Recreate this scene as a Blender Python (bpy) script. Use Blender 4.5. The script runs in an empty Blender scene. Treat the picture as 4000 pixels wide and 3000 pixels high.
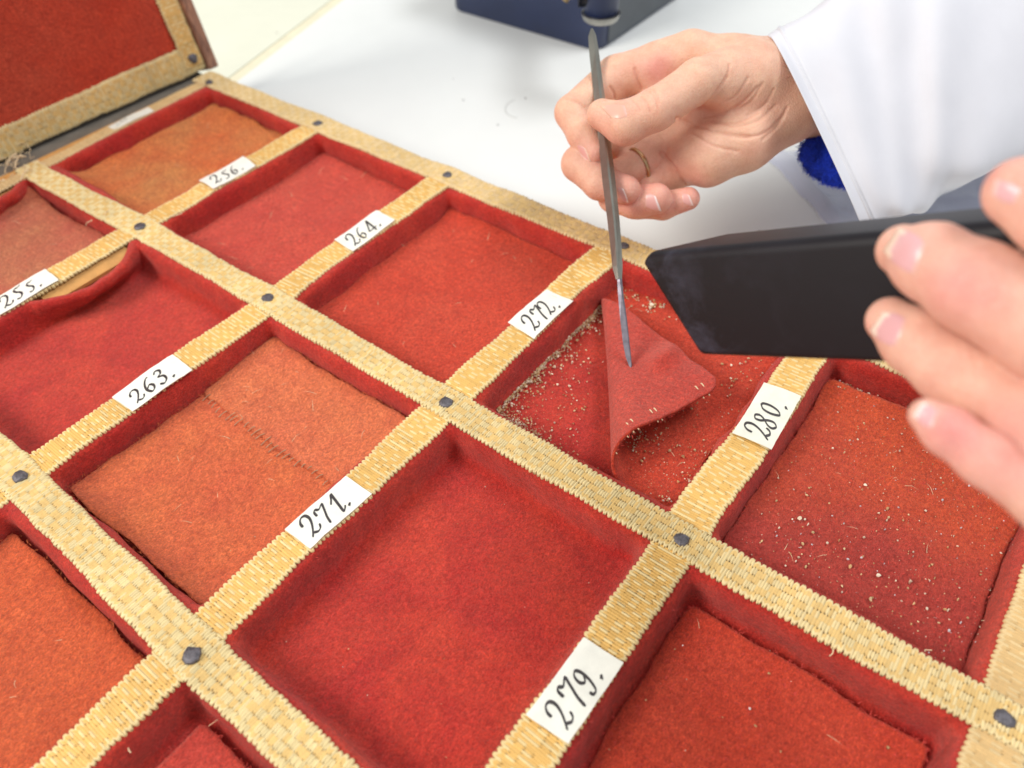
import bpy, math, random
import numpy as np
from mathutils import Matrix, Vector

S = 0.01                      # everything is laid out in centimetres
rng = np.random.default_rng(7)
random.seed(7)
scene = bpy.context.scene
COL = scene.collection

# ------------------------------------------------------------------ camera
F_PX = 3029.05
CAM = np.array([42.0789, -24.5747, 21.1943])
rx, ry, rz = 0.745433739, 0.0281069982, 0.646325705
cx, sx, cy, sy, cz, sz = math.cos(rx), math.sin(rx), math.cos(ry), math.sin(ry), math.cos(rz), math.sin(rz)
ROT = (np.array([[cz, -sz, 0], [sz, cz, 0], [0, 0, 1]]) @ np.array([[cy, 0, sy], [0, 1, 0], [-sy, 0, cy]])
       @ np.array([[1, 0, 0], [0, cx, -sx], [0, sx, cx]]))
cam_d = bpy.data.cameras.new('camera')
cam = bpy.data.objects.new('camera', cam_d)
COL.objects.link(cam)
M = Matrix(ROT.tolist()).to_4x4()
M.translation = Vector((CAM * S).tolist())
cam.matrix_world = M
cam_d.sensor_width = 36.0
cam_d.lens = F_PX / 4000 * 36
cam_d.clip_start = 0.005
cam_d.clip_end = 50
cam_d.dof.use_dof = True
cam_d.dof.focus_distance = 0.265
cam_d.dof.aperture_fstop = 9.5
scene.camera = cam

# ------------------------------------------------------------------ light
world = bpy.data.worlds.new('World')
scene.world = world
world.use_nodes = True
bg = world.node_tree.nodes['Background']
bg.inputs[0].default_value = (0.93, 0.96, 1.0, 1)
bg.inputs[1].default_value = 0.52

def area(name, loc, target, sx_, sy_, power, color):
    l = bpy.data.lights.new(name, 'AREA')
    l.shape = 'RECTANGLE'
    l.size, l.size_y = sx_, sy_
    l.energy = power
    l.color = color
    o = bpy.data.objects.new(name, l)
    o.location = loc
    d = Vector(target) - Vector(loc)
    o.rotation_euler = d.to_track_quat('-Z', 'Y').to_euler()
    COL.objects.link(o)
    return o
area('window_light', (-0.45, -1.1, 1.05), (0.28, -0.06, 0), 0.75, 0.6, 23, (1.0, 0.965, 0.90))
area('ceiling_light', (0.9, 0.75, 1.7), (0.3, 0.1, 0), 1.0, 0.5, 20, (0.95, 0.97, 1.0))
scene.view_settings.view_transform = 'Standard'
scene.view_settings.look = 'None'
scene.view_settings.exposure = 0.08

# ------------------------------------------------------------------ helpers
def ray(x, y):
    return ROT @ np.array([(x - 2000) / F_PX, -(y - 1500) / F_PX, -1.0])
def cp(x, y, d):
    return CAM + ray(x, y) * d
def at_z(x, y, z):
    r = ray(x, y)
    return CAM + r * ((z - CAM[2]) / r[2])
ray_v = lambda X, Y: np.stack([(X - 2000) / F_PX, -(Y - 1500) / F_PX, -np.ones_like(X)], -1) @ ROT.T

WL = {}
def obj(name, V, F, mat, parent=None, smooth=True, col=None, loc=None):
    V = np.asarray(V, float)
    if loc is None:
        lo, hi = V.min(0), V.max(0)
        loc = (lo + hi) / 2
        loc[2] = lo[2]
    loc = np.asarray(loc, float)
    me = bpy.data.meshes.new(name)
    Vl = (V - loc) * S
    if isinstance(F, np.ndarray):
        m, k = F.shape
        me.vertices.add(len(Vl)); me.vertices.foreach_set('co', Vl.astype(np.float32).ravel())
        me.loops.add(m * k); me.loops.foreach_set('vertex_index', F.astype(np.int32).ravel())
        me.polygons.add(m); me.polygons.foreach_set('loop_start', np.arange(0, m * k, k, dtype=np.int32))
        me.update(calc_edges=True)
    else:
        me.from_pydata(Vl.tolist(), [], F)
        me.update()
    me.polygons.foreach_set('use_smooth', np.full(len(me.polygons), smooth))
    if col is not None:
        col = np.asarray(col, np.float32)
        if col.shape[1] == 3: col = np.concatenate([col, np.ones((len(col), 1), np.float32)], 1)
        me.color_attributes.new('Col', 'FLOAT_COLOR', 'POINT').data.foreach_set('color', col.ravel())
    me.materials.append(mat)
    o = bpy.data.objects.new(name, me)
    COL.objects.link(o)
    ploc = WL[parent] if parent else np.zeros(3)
    if parent: o.parent = parent
    o.location = ((loc - ploc) * S).tolist()
    WL[o] = loc
    return o
def empty(name, loc, label, cat, group=None):
    o = bpy.data.objects.new(name, None)
    COL.objects.link(o)
    o.location = (np.asarray(loc) * S).tolist()
    o.empty_display_size = 0.02
    WL[o] = np.asarray(loc, float)
    return tag(o, label, cat, group)
def tag(o, label=None, cat=None, group=None, kind=None):
    if label: o['label'] = label
    if cat: o['category'] = cat
    if group: o['group'] = group
    if kind: o['kind'] = kind
    return o
def gridF(nu, nv, cu=False, cv=False):
    iu = np.arange(nu if cu else nu - 1)[:, None]; iv = np.arange(nv if cv else nv - 1)[None, :]
    iu2 = (iu + 1) % nu; iv2 = (iv + 1) % nv
    return np.stack(np.broadcast_arrays(iu * nv + iv, iu2 * nv + iv, iu2 * nv + iv2, iu * nv + iv2), -1).reshape(-1, 4)
class MB:
    def __init__(s): s.v = []; s.f = []; s.n = 0; s.c = []
    def add(s, V, F, c=None):
        V = np.asarray(V, float)
        s.v.append(V); s.f += [tuple(int(a) + s.n for a in q) for q in F]; s.n += len(V)
        if c is not None: s.c.append(np.broadcast_to(np.asarray(c, float), (len(V), 3)))
    def build(s, name, mat, parent=None, smooth=True, loc=None):
        return obj(name, np.concatenate(s.v), s.f, mat, parent, smooth, np.concatenate(s.c) if s.c else None, loc)
def wob(seed, scale, n=6):
    r = np.random.default_rng(seed)
    K = r.normal(size=(n, 3)) / scale; ph = r.uniform(0, 6.28, n)
    return lambda P: np.sin(np.asarray(P) @ K.T * 1.8 + ph).sum(-1) / n * 1.6
def tube(path, r, n=6, taper=None):
    path = np.asarray(path, float); m = len(path)
    T = np.gradient(path, axis=0); T /= np.linalg.norm(T, axis=1)[:, None] + 1e-9
    ref = np.array([0.3, 0.2, 0.93]); A = np.cross(T, ref); A /= np.linalg.norm(A, axis=1)[:, None] + 1e-9
    B = np.cross(T, A); th = np.arange(n) / n * 2 * math.pi
    rr = np.broadcast_to(r, (m,)) if taper is None else r * np.asarray(taper)
    V = path[:, None] + rr[:, None, None] * (np.cos(th)[None, :, None] * A[:, None] + np.sin(th)[None, :, None] * B[:, None])
    F = [tuple(q) for q in gridF(m, n, False, True)]
    F += [tuple(range(n - 1, -1, -1)), tuple(range((m - 1) * n, m * n))]
    return V.reshape(-1, 3), F
def box(lo, hi):
    x0, y0, z0 = lo; x1, y1, z1 = hi
    V = [(x0, y0, z0), (x1, y0, z0), (x1, y1, z0), (x0, y1, z0), (x0, y0, z1), (x1, y0, z1), (x1, y1, z1), (x0, y1, z1)]
    return np.array(V, float), [(0, 3, 2, 1), (4, 5, 6, 7), (0, 1, 5, 4), (1, 2, 6, 5), (2, 3, 7, 6), (3, 0, 4, 7)]
def catmull(P, n=8):
    P = np.asarray(P, float); P = np.concatenate([[2 * P[0] - P[1]], P, [2 * P[-1] - P[-2]]]); out = []
    for i in range(1, len(P) - 2):
        for t in np.arange(n) / n:
            a, b, c, d = P[i - 1:i + 3]
            out.append(.5 * (2 * b + (c - a) * t + (2 * a - 5 * b + 4 * c - d) * t * t + (3 * b - a - 3 * c + d) * t ** 3))
    out.append(P[-2]); return np.array(out)
def lin(r, g, b):
    f = lambda c: (c / 255 / 12.92) if c / 255 < .04045 else ((c / 255 + .055) / 1.055) ** 2.4
    return np.array([f(r), f(g), f(b)])

# ------------------------------------------------------------------ materials
def base_mat(name):
    m = bpy.data.materials.new(name); m.use_nodes = True
    nt = m.node_tree; b = nt.nodes['Principled BSDF']
    tc = nt.nodes.new('ShaderNodeTexCoord'); mp = nt.nodes.new('ShaderNodeMapping')
    mp.inputs['Scale'].default_value = (100, 100, 100)
    nt.links.new(tc.outputs['Object'], mp.inputs['Vector'])
    return m, nt, b, mp
def noise(nt, mp, scale, detail=3, rough=.6, dist=0):
    n = nt.nodes.new('ShaderNodeTexNoise'); n.inputs['Scale'].default_value = scale
    n.inputs['Detail'].default_value = detail; n.inputs['Roughness'].default_value = rough
    n.inputs['Distortion'].default_value = dist
    nt.links.new(mp.outputs[0], n.inputs['Vector']); return n
def ramp(nt, src, a, b, ca=(0, 0, 0), cb=(1, 1, 1)):
    r = nt.nodes.new('ShaderNodeValToRGB')
    r.color_ramp.elements[0].position = a; r.color_ramp.elements[1].position = b
    r.color_ramp.elements[0].color = (*ca, 1); r.color_ramp.elements[1].color = (*cb, 1)
    nt.links.new(src, r.inputs[0]); return r
def mix(nt, fac, A, B, mode='MIX'):
    m = nt.nodes.new('ShaderNodeMix'); m.data_type = 'RGBA'; m.blend_type = mode
    for sock, v in ((m.inputs[0], fac), (m.inputs[6], A), (m.inputs[7], B)):
        if isinstance(v, (int, float)): sock.default_value = v
        elif isinstance(v, (tuple, list, np.ndarray)): sock.default_value = (*[float(q) for q in v[:3]], 1)
        else: nt.links.new(v, sock)
    return m.outputs[2]
def bump(nt, b, src, dist, strength=1.0):
    n = nt.nodes.new('ShaderNodeBump'); n.inputs['Distance'].default_value = dist; n.inputs['Strength'].default_value = strength
    nt.links.new(src, n.inputs['Height']); nt.links.new(n.outputs[0], b.inputs['Normal']); return n
def plain(name, col, rough=.5, metal=0, var=.15, vscale=3, bdist=0, bscale=20, spec=.5, attr=False):
    m, nt, b, mp = base_mat(name)
    n = noise(nt, mp, vscale, 4)
    if attr:
        at = nt.nodes.new('ShaderNodeAttribute'); at.attribute_name = 'Col'; src = at.outputs['Color']
        hi = src; c = mix(nt, ramp(nt, n.outputs[0], .3, .7).outputs[0], mix(nt, 1.0, src, (1 - var,) * 3, 'MULTIPLY'), src)
    else:
        c = mix(nt, ramp(nt, n.outputs[0], .3, .7).outputs[0], np.array(col) * (1 - var), np.minimum(np.array(col) * (1 + var), .9))
    nt.links.new(c, b.inputs['Base Color'])
    b.inputs['Roughness'].default_value = rough; b.inputs['Metallic'].default_value = metal
    b.inputs['Specular IOR Level'].default_value = spec
    if bdist: bump(nt, b, noise(nt, mp, bscale, 5).outputs[0], bdist * S)
    return m
def felt(name, c1, c2, patch=2.0, sheen=.35, grad=None, fleck=(.30, .02, .02)):
    m, nt, b, mp = base_mat(name)
    big = ramp(nt, noise(nt, mp, .22 * patch, 3).outputs[0], .35, .68)
    fac = big.outputs[0]
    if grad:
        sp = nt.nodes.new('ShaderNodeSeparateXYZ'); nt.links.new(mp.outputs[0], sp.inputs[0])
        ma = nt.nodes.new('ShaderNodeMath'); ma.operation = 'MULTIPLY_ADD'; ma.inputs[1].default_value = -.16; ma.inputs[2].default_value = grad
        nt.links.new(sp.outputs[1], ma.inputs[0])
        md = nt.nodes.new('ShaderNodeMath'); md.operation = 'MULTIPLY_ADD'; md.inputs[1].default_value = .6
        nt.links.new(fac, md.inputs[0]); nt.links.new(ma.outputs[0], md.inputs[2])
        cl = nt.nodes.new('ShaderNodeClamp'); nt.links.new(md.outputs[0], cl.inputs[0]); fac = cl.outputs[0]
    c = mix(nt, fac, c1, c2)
    st = ramp(nt, noise(nt, mp, .9, 4, .65, .8).outputs[0], .32, .7, (.96, .86, .80), (1.14, 1.20, 1.06))
    c = mix(nt, 1.0, c, st.outputs[0], 'MULTIPLY')
    mid = ramp(nt, noise(nt, mp, 7.5, 3, .7, .8).outputs[0], .32, .7, (.74, .62, .56), (1.22, 1.30, 1.14))
    c = mix(nt, 1.0, c, mid.outputs[0], 'MULTIPLY')
    mp2 = nt.nodes.new('ShaderNodeMapping'); mp2.inputs['Scale'].default_value = (115, 42, 100); mp2.inputs['Rotation'].default_value = (0, 0, .5)
    nt.links.new(mp.inputs['Vector'].links[0].from_socket, mp2.inputs['Vector'])
    fine = ramp(nt, noise(nt, mp2, 22, 4, .75, 1.0).outputs[0], .33, .62, (.50, .42, .40), (1.16, 1.18, 1.14))
    c = mix(nt, .85, c, fine.outputs[0], 'MULTIPLY')
    fl = ramp(nt, noise(nt, mp, 11, 2, .5, 2.5).outputs[0], .66, .72)
    c = mix(nt, fl.outputs[0], c, mix(nt, .5, c, fleck))
    nt.links.new(c, b.inputs['Base Color'])
    b.inputs['Roughness'].default_value = 1; b.inputs['Specular IOR Level'].default_value = .1
    b.inputs['Sheen Weight'].default_value = sheen; b.inputs['Sheen Roughness'].default_value = .5
    b.inputs['Sheen Tint'].default_value = (1, .66, .56, 1)
    add = nt.nodes.new('ShaderNodeMath'); add.operation = 'ADD'
    nt.links.new(noise(nt, mp, 20, 4, .8, 1.0).outputs[0], add.inputs[0])
    nt.links.new(noise(nt, mp, 4.5, 3).outputs[0], add.inputs[1])
    bump(nt, b, add.outputs[0], .07 * S, 1.0)
    return m

CR = lin(186, 44, 46); RD = lin(202, 58, 44); OR = lin(214, 100, 44)
M_floor = felt('crimson_felt', lin(200, 48, 50), lin(216, 68, 54), 1.6, .28)
M_orange = felt('orange_felt', lin(232, 120, 78), lin(228, 106, 76), 1.5, .25)
M_orange_l = felt('light_orange_felt', lin(236, 128, 88), lin(232, 118, 86), 1.5, .3)
M_orange_b = felt('orange_tan_felt', lin(234, 120, 68), lin(218, 148, 94), .9, .2)
M_orange_r = felt('orange_red_felt', lin(232, 106, 66), lin(222, 98, 60), 1.5, .25)
M_rose = felt('rose_felt', lin(214, 70, 64), lin(218, 80, 68), 1.5, .3)
M_red = felt('red_felt', lin(216, 70, 52), lin(218, 80, 62), 1.5, .22)
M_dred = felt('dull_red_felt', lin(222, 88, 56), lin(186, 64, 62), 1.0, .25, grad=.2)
M_fade = felt('faded_felt', lin(208, 132, 100), lin(208, 88, 82), .8, .3)
M_lidfelt = felt('lid_felt', lin(208, 68, 48), lin(200, 78, 62), 1.0, .25)
M_underside = felt('felt_underside', lin(206, 62, 56), lin(212, 70, 60), 1.5, .4)
M_fuzz = plain('felt_fibre', lin(210, 74, 64), .9, var=.3)
M_fuzz_o = plain('orange_felt_fibre', lin(222, 112, 66), .9, var=.3)
M_braid = plain('straw_braid', (1, 1, 1), .55, var=.12, vscale=1.3, attr=True, bdist=.012, bscale=40)
M_wood = plain('bare_wood', lin(205, 150, 84), .6, var=.12, vscale=2, bdist=.02, bscale=10)
M_paper = plain('paper', lin(232, 230, 218), .8, var=.09, vscale=1.0, bdist=.008, bscale=25)
M_paper_old = plain('stained_paper', lin(228, 226, 210), .8, var=.10, vscale=1.2, bdist=.012, bscale=18)
M_ink = plain('ink', lin(58, 52, 52), .6, var=.45, vscale=9)
M_tack = plain('iron', lin(104, 100, 104), .5, .6, var=.4, vscale=7, bdist=.03, bscale=14)
M_table = plain('white_table', lin(230, 231, 227), .42, var=.02, vscale=.15, bdist=.003, bscale=3)
M_table2 = plain('cream_table', lin(226, 226, 206), .45, var=.03, vscale=.3)
M_joint = plain('cream_joint', lin(230, 222, 192), .6, var=.06, vscale=.8)
M_grey = plain('dull_grey', lin(112, 104, 94), .7, var=.2, vscale=1)
M_blue = plain('blue_paint', lin(34, 46, 80), .38, var=.12, vscale=.6, bdist=.01, bscale=6)
M_dkgrey = plain('dark_grey', lin(74, 79, 84), .4, var=.1, vscale=.6)
M_black = plain('black_plastic', lin(26, 26, 32), .4, var=.2)
M_steel = plain('steel', lin(168, 166, 158), .36, .9, var=.25, vscale=2.5, bdist=.006, bscale=18)
M_brass = plain('brass', lin(186, 160, 116), .3, .9, var=.2)
M_gold = plain('gold', lin(196, 168, 128), .32, 1.0, var=.1)
M_cloth = plain('white_cotton', lin(216, 215, 220), .85, var=.02, vscale=.6, bdist=.006, bscale=30)
M_wool = plain('blue_wool', lin(26, 62, 205), .95, var=.5, vscale=2.2, bdist=.1, bscale=7)
M_crumb = plain('crumb', (1, 1, 1), .8, var=.25, vscale=14, attr=True)
M_thread = plain('thread', lin(226, 200, 160), .8, var=.15)
M_lidwood_m, _nt, _b, _mp = base_mat('brown_wood')
_mp.inputs['Scale'].default_value = (100, 100, 22)
_c = mix(_nt, ramp(_nt, noise(_nt, _mp, 2.2, 5, .7, .8).outputs[0], .35, .65).outputs[0], lin(112, 76, 62), lin(190, 138, 108))
_nt.links.new(_c, _b.inputs['Base Color']); _b.inputs['Roughness'].default_value = .55
bump(_nt, _b, noise(_nt, _mp, 8, 4).outputs[0], .03 * S)
M_lidwood = M_lidwood_m

def skin_mat(name):
    m, nt, b, mp = base_mat(name)
    at = nt.nodes.new('ShaderNodeAttribute'); at.attribute_name = 'Col'
    mo = ramp(nt, noise(nt, mp, 1.7, 4, .6).outputs[0], .3, .72, (.92, .82, .80), (1.05, 1.06, 1.05))
    c = mix(nt, 1.0, at.outputs['Color'], mo.outputs[0], 'MULTIPLY')
    fi = ramp(nt, noise(nt, mp, 16, 3, .6).outputs[0], .3, .7, (.95, .92, .91), (1.03, 1.03, 1.03))
    c = mix(nt, 1.0, c, fi.outputs[0], 'MULTIPLY')
    nt.links.new(c, b.inputs['Base Color'])
    b.inputs['Roughness'].default_value = .5
    b.inputs['Specular IOR Level'].default_value = .35
    b.inputs['Subsurface Weight'].default_value = .3
    b.inputs['Subsurface Radius'].default_value = (1.0, .38, .22)
    b.inputs['Subsurface Scale'].default_value = .004
    add = nt.nodes.new('ShaderNodeMath'); add.operation = 'ADD'
    nt.links.new(noise(nt, mp, 26, 4, .7).outputs[0], add.inputs[0])
    v = nt.nodes.new('ShaderNodeTexVoronoi'); v.inputs['Scale'].default_value = 14
    nt.links.new(mp.outputs[0], v.inputs['Vector']); nt.links.new(v.outputs['Distance'], add.inputs[1])
    bump(nt, b, add.outputs[0], .02 * S, .7)
    return m
M_skin = skin_mat('skin')
M_nail, _nt, _b, _mp = base_mat('fingernail')
_at = _nt.nodes.new('ShaderNodeAttribute'); _at.attribute_name = 'Col'
_nt.links.new(_at.outputs['Color'], _b.inputs['Base Color']); _b.inputs['Roughness'].default_value = .28

M_noz, _nt, _b, _mp = base_mat('dusty_black_plastic')
_d = noise(_nt, _mp, .7, 6, .72, .4)
_at = _nt.nodes.new('ShaderNodeAttribute'); _at.attribute_name = 'Col'
_mu = _nt.nodes.new('ShaderNodeMath'); _mu.operation = 'MULTIPLY'
_nt.links.new(ramp(_nt, _d.outputs[0], .5, .95).outputs[0], _mu.inputs[0]); _nt.links.new(_at.outputs['Fac'], _mu.inputs[1])
_c = mix(_nt, _mu.outputs[0], lin(20, 16, 21), lin(90, 90, 108))
_nt.links.new(_c, _b.inputs['Base Color']); _b.inputs['Roughness'].default_value = .48; _b.inputs['Specular IOR Level'].default_value = .32
bump(_nt, _b, noise(_nt, _mp, 18, 4).outputs[0], .004 * S)

# ------------------------------------------------------------------ table
TZ = -2.2
def sheet(name, x0, x1, y0, y1, z, th, mat):
    V, F = box((x0, y0, z - th), (x1, y1, z)); return obj(name, V, F, mat, None, False, loc=(0, 0, z))
# joint line of the table runs from (-1.9,1.5) to (-6.2,16.8)
jd = np.array([-4.34, 15.25, 0]); jd /= np.linalg.norm(jd); jn = np.array([jd[1], -jd[0], 0])
jp = np.array([-1.87, 1.53, TZ])
def strip(name, a, b, z, th, mat):
    P = []
    for zz in (z - th, z):
        P += [jp + jd * -120 + jn * a, jp + jd * -120 + jn * b, jp + jd * 160 + jn * b, jp + jd * 160 + jn * a]
    P = np.array(P); P[:4, 2] = z - th; P[4:, 2] = z
    return tag(obj(name, P, [(0, 3, 2, 1), (4, 5, 6, 7), (0, 1, 5, 4), (1, 2, 6, 5), (2, 3, 7, 6), (3, 0, 4, 7)], mat, None, False, loc=(0, 0, z)), kind='structure')
strip('table', .0, 150, TZ, 3, M_table)
strip('table_joint', -.85, -.03, TZ - .04, 3, M_joint)
strip('side_table', -120, -.9, TZ, 3, M_table2)

# ------------------------------------------------------------------ specimen case
case = empty('specimen_case', (24, -17, TZ), 'open specimen case lined with red felt and edged with straw braid', 'specimen case')
XN = [0.30, 9.55, 18.70, 28.45, 38.06, 47.45]
YN = [0.0, -11.45, -22.8, -34.3]
FLOOR = -1.3
# wooden carcass under the ribbons
def plank(name, lo, hi):
    V, F = box(lo, hi); return obj(name, V, F, M_wood, case, False)
plank('base_board', (-.35, -38, TZ), (48.3, .62, FLOOR - .18))
for i, x in enumerate(XN):
    w = .5 if 0 < i < 5 else .55
    plank('partition', (x - w, -37.9, FLOOR - .17), (x + w, -.45, -.06))
for j, y in enumerate(YN):
    plank('partition', (.2, y - .45, FLOOR - .17), (47.5, y + .45, -.05))
M_out = plain('outer_wood', lin(120, 86, 66), .6, var=.25, vscale=1)
V, F = box((-.3, .46, FLOOR - .17), (48.2, .66, -.07)); obj('outer_side', V, F, M_out, case, False)
V, F = box((48.0, -37.9, FLOOR - .17), (48.25, .45, -.07)); obj('outer_side', V, F, M_out, case, False)

# felt lining of each compartment: one sheet that rounds over the partition and down to the floor
def loop_rect(x0, x1, y0, y1, r, n):
    r = max(.02, r); per = []
    L = [x1 - x0 - 2 * r, .5 * math.pi * r, y1 - y0 - 2 * r, .5 * math.pi * r] * 2
    tot = sum(L); out = []
    for k in range(n):
        s = (k + .5) / n * tot
        q = 0
        while s > L[q] and q < 7: s -= L[q]; q += 1
        t = s / L[q]
        if q == 0: p = (x0 + r + t * L[0], y0)
        elif q == 1: a = -math.pi / 2 + t * math.pi / 2; p = (x1 - r + r * math.cos(a), y0 + r + r * math.sin(a))
        elif q == 2: p = (x1, y0 + r + t * L[2])
        elif q == 3: a = t * math.pi / 2; p = (x1 - r + r * math.cos(a), y1 - r + r * math.sin(a))
        elif q == 4: p = (x1 - r - t * L[4], y1)
        elif q == 5: a = math.pi / 2 + t * math.pi / 2; p = (x0 + r + r * math.cos(a), y1 - r + r * math.sin(a))
        elif q == 6: p = (x0, y1 - r - t * L[6])
        else: a = math.pi + t * math.pi / 2; p = (x0 + r + r * math.cos(a), y0 + r + r * math.sin(a))
        out.append(p)
    return np.array(out)
PROF = [(-.28, -.035), (-.1, -.03), (.04, -.035), (.14, -.075), (.23, -.17), (.285, -.32), (.31, -.5), (.315, -.7), (.32, -.9), (.35, -1.05),
        (.43, -1.18), (.58, -1.25), (.9, -1.28), (1.4, -1.28), (2.0, -1.27), (2.8, -1.27), (3.4, -1.27)]
def lining(i, j, peel=None, bulge=1.0, seed=0, mat=None):
    x0, x1 = XN[i] + .6, XN[i + 1] - .6; y1, y0 = YN[j] - .57, YN[j + 1] + .57
    if j == 0: y1 = -.62
    n = 260; rows = []
    w1 = wob(seed * 7 + 1, 2.6); w2 = wob(seed * 7 + 2, .7); w3 = wob(seed * 7 + 3, .9)
    for q, (ins, z) in enumerate(PROF):
        ins2 = ins * bulge if q < 12 else ins
        L = loop_rect(x0 + ins2, x1 - ins2, y0 + ins2, y1 - ins2, .22 if q < 5 else .3 + .3 * (q > 10), n)
        P = np.concatenate([L, np.full((n, 1), z)], 1)
        c = np.array([(x0 + x1) / 2, (y0 + y1) / 2, 0])
        dirn = np.where((np.abs((P[:, 0] - c[0]) / (x1 - x0)) > np.abs((P[:, 1] - c[1]) / (y1 - y0)))[:, None], np.stack([np.sign(P[:, 0] - c[0]), 0 * P[:, 0], 0 * P[:, 0]], 1), np.stack([0 * P[:, 0], np.sign(P[:, 1] - c[1]), 0 * P[:, 0]], 1))
        amp = 0 if q < 1 or q > 12 else (.045 if q < 4 else .105)
        P -= dirn * (amp * (w1(P) + .45 * w2(P)))[:, None]
        if q >= 11: P[:, 2] += .035 * w1(P * 1.3) + .015 * w3(P)
        if peel is not None and q < 12:
            ya, yb, lip, roll = peel
            on = (P[:, 0] < x0 + 1.0)
            t = np.clip((P[:, 1] - ya) / (yb - ya), 0, 1)
            o = np.sin(math.pi * t) ** .8 * on * ((P[:, 1] < ya) & (P[:, 1] > yb))
            t2 = np.clip((P[:, 1] - ya - .1) / (yb - 4 - ya), 0, 1)
            o2 = np.sin(math.pi * np.clip(t2 * 1.0, 0, 1)) ** .5 * on
            k = [1.3, 1.12, 1.1, 1.08, 1.02, .95, .8, .6, .45, .3, .2, .05][q]; P[:, 0] += o * .12 * wob(seed + 77, .5)(P)
            P[:, 0] += o * lip * k + o2 * roll * min(1, max(0, (q - 1) / 4)) * (1 if q < 9 else (12 - q) / 4)
            if q < 5: P[:, 2] += -.05 * o + .06 * o * (q in (1, 2, 3))
        rows.append(P)
    V = np.concatenate(rows); F = gridF(len(PROF), n, False, True)
    c0 = np.array([(x0 + x1) / 2, (y0 + y1) / 2, 0]); L0 = rows[-1]; rows2 = []
    hx = (x1 - x0) / 2 - PROF[-1][0]
    for g in (.72, .45, .2):
        Q = L0.copy(); ex = np.clip((np.abs(Q[:, 1] - c0[1]) - ((y1 - y0) / 2 - PROF[-1][0] - hx)), 0, None) * np.sign(Q[:, 1] - c0[1])
        base = Q[:, 1] - ex; Q[:, 1] = base + ex * g; Q[:, 0] = c0[0] + (Q[:, 0] - c0[0]) * g
        Q[:, 2] = -1.275 + .035 * w1(Q * 1.3) + .015 * w3(Q); rows2.append(Q)
    V = np.concatenate(rows + rows2); F = gridF(len(PROF) + 3, n, False, True)
    cidx = len(V)
    last = (len(PROF) + 2) * n
    tri = [(last + k, last + (k + 1) % n, cidx) for k in range(n)]
    V = np.concatenate([V, [[(x0 + x1) / 2, (y0 + y1) / 2, -1.27]]])
    F = [tuple(q[::-1]) for q in F.tolist()] + tri
    o = obj('felt_lining', V, F, mat or M_floor, case)
    return o
LIN = {}
for (i, j), kw in {(0, 0): {}, (1, 0): {}, (2, 0): {}, (3, 0): {}, (4, 0): {}, (0, 1): dict(peel=(-12.4, -17.0, .85, .15)), (1, 1): dict(peel=(-12.25, -17.6, 1.25, .12)),
                   (2, 1): {}, (3, 1): {}, (4, 1): {}, (2, 2): {}, (3, 2): {}, (1, 2): {}, (4, 2): {}}.items():
    LIN[i, j] = lining(i, j, seed=i * 5 + j + 3, **kw)

for (xa, xb, ya, yb) in ((10.0, 10.7, -16.9, -12.7), (.75, 1.4, -16.4, -12.8)):
    V = np.array([(xa, ya, -.45), (xb, ya, -.5), (xb, yb, -.5), (xa, yb, -.45), (xa, ya, -.10), (xb, ya, -.34), (xb, yb, -.34), (xa, yb, -.10)])
    obj('bare_board', V, box((0, 0, 0), (1, 1, 1))[1], M_wood, case, False)

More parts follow.
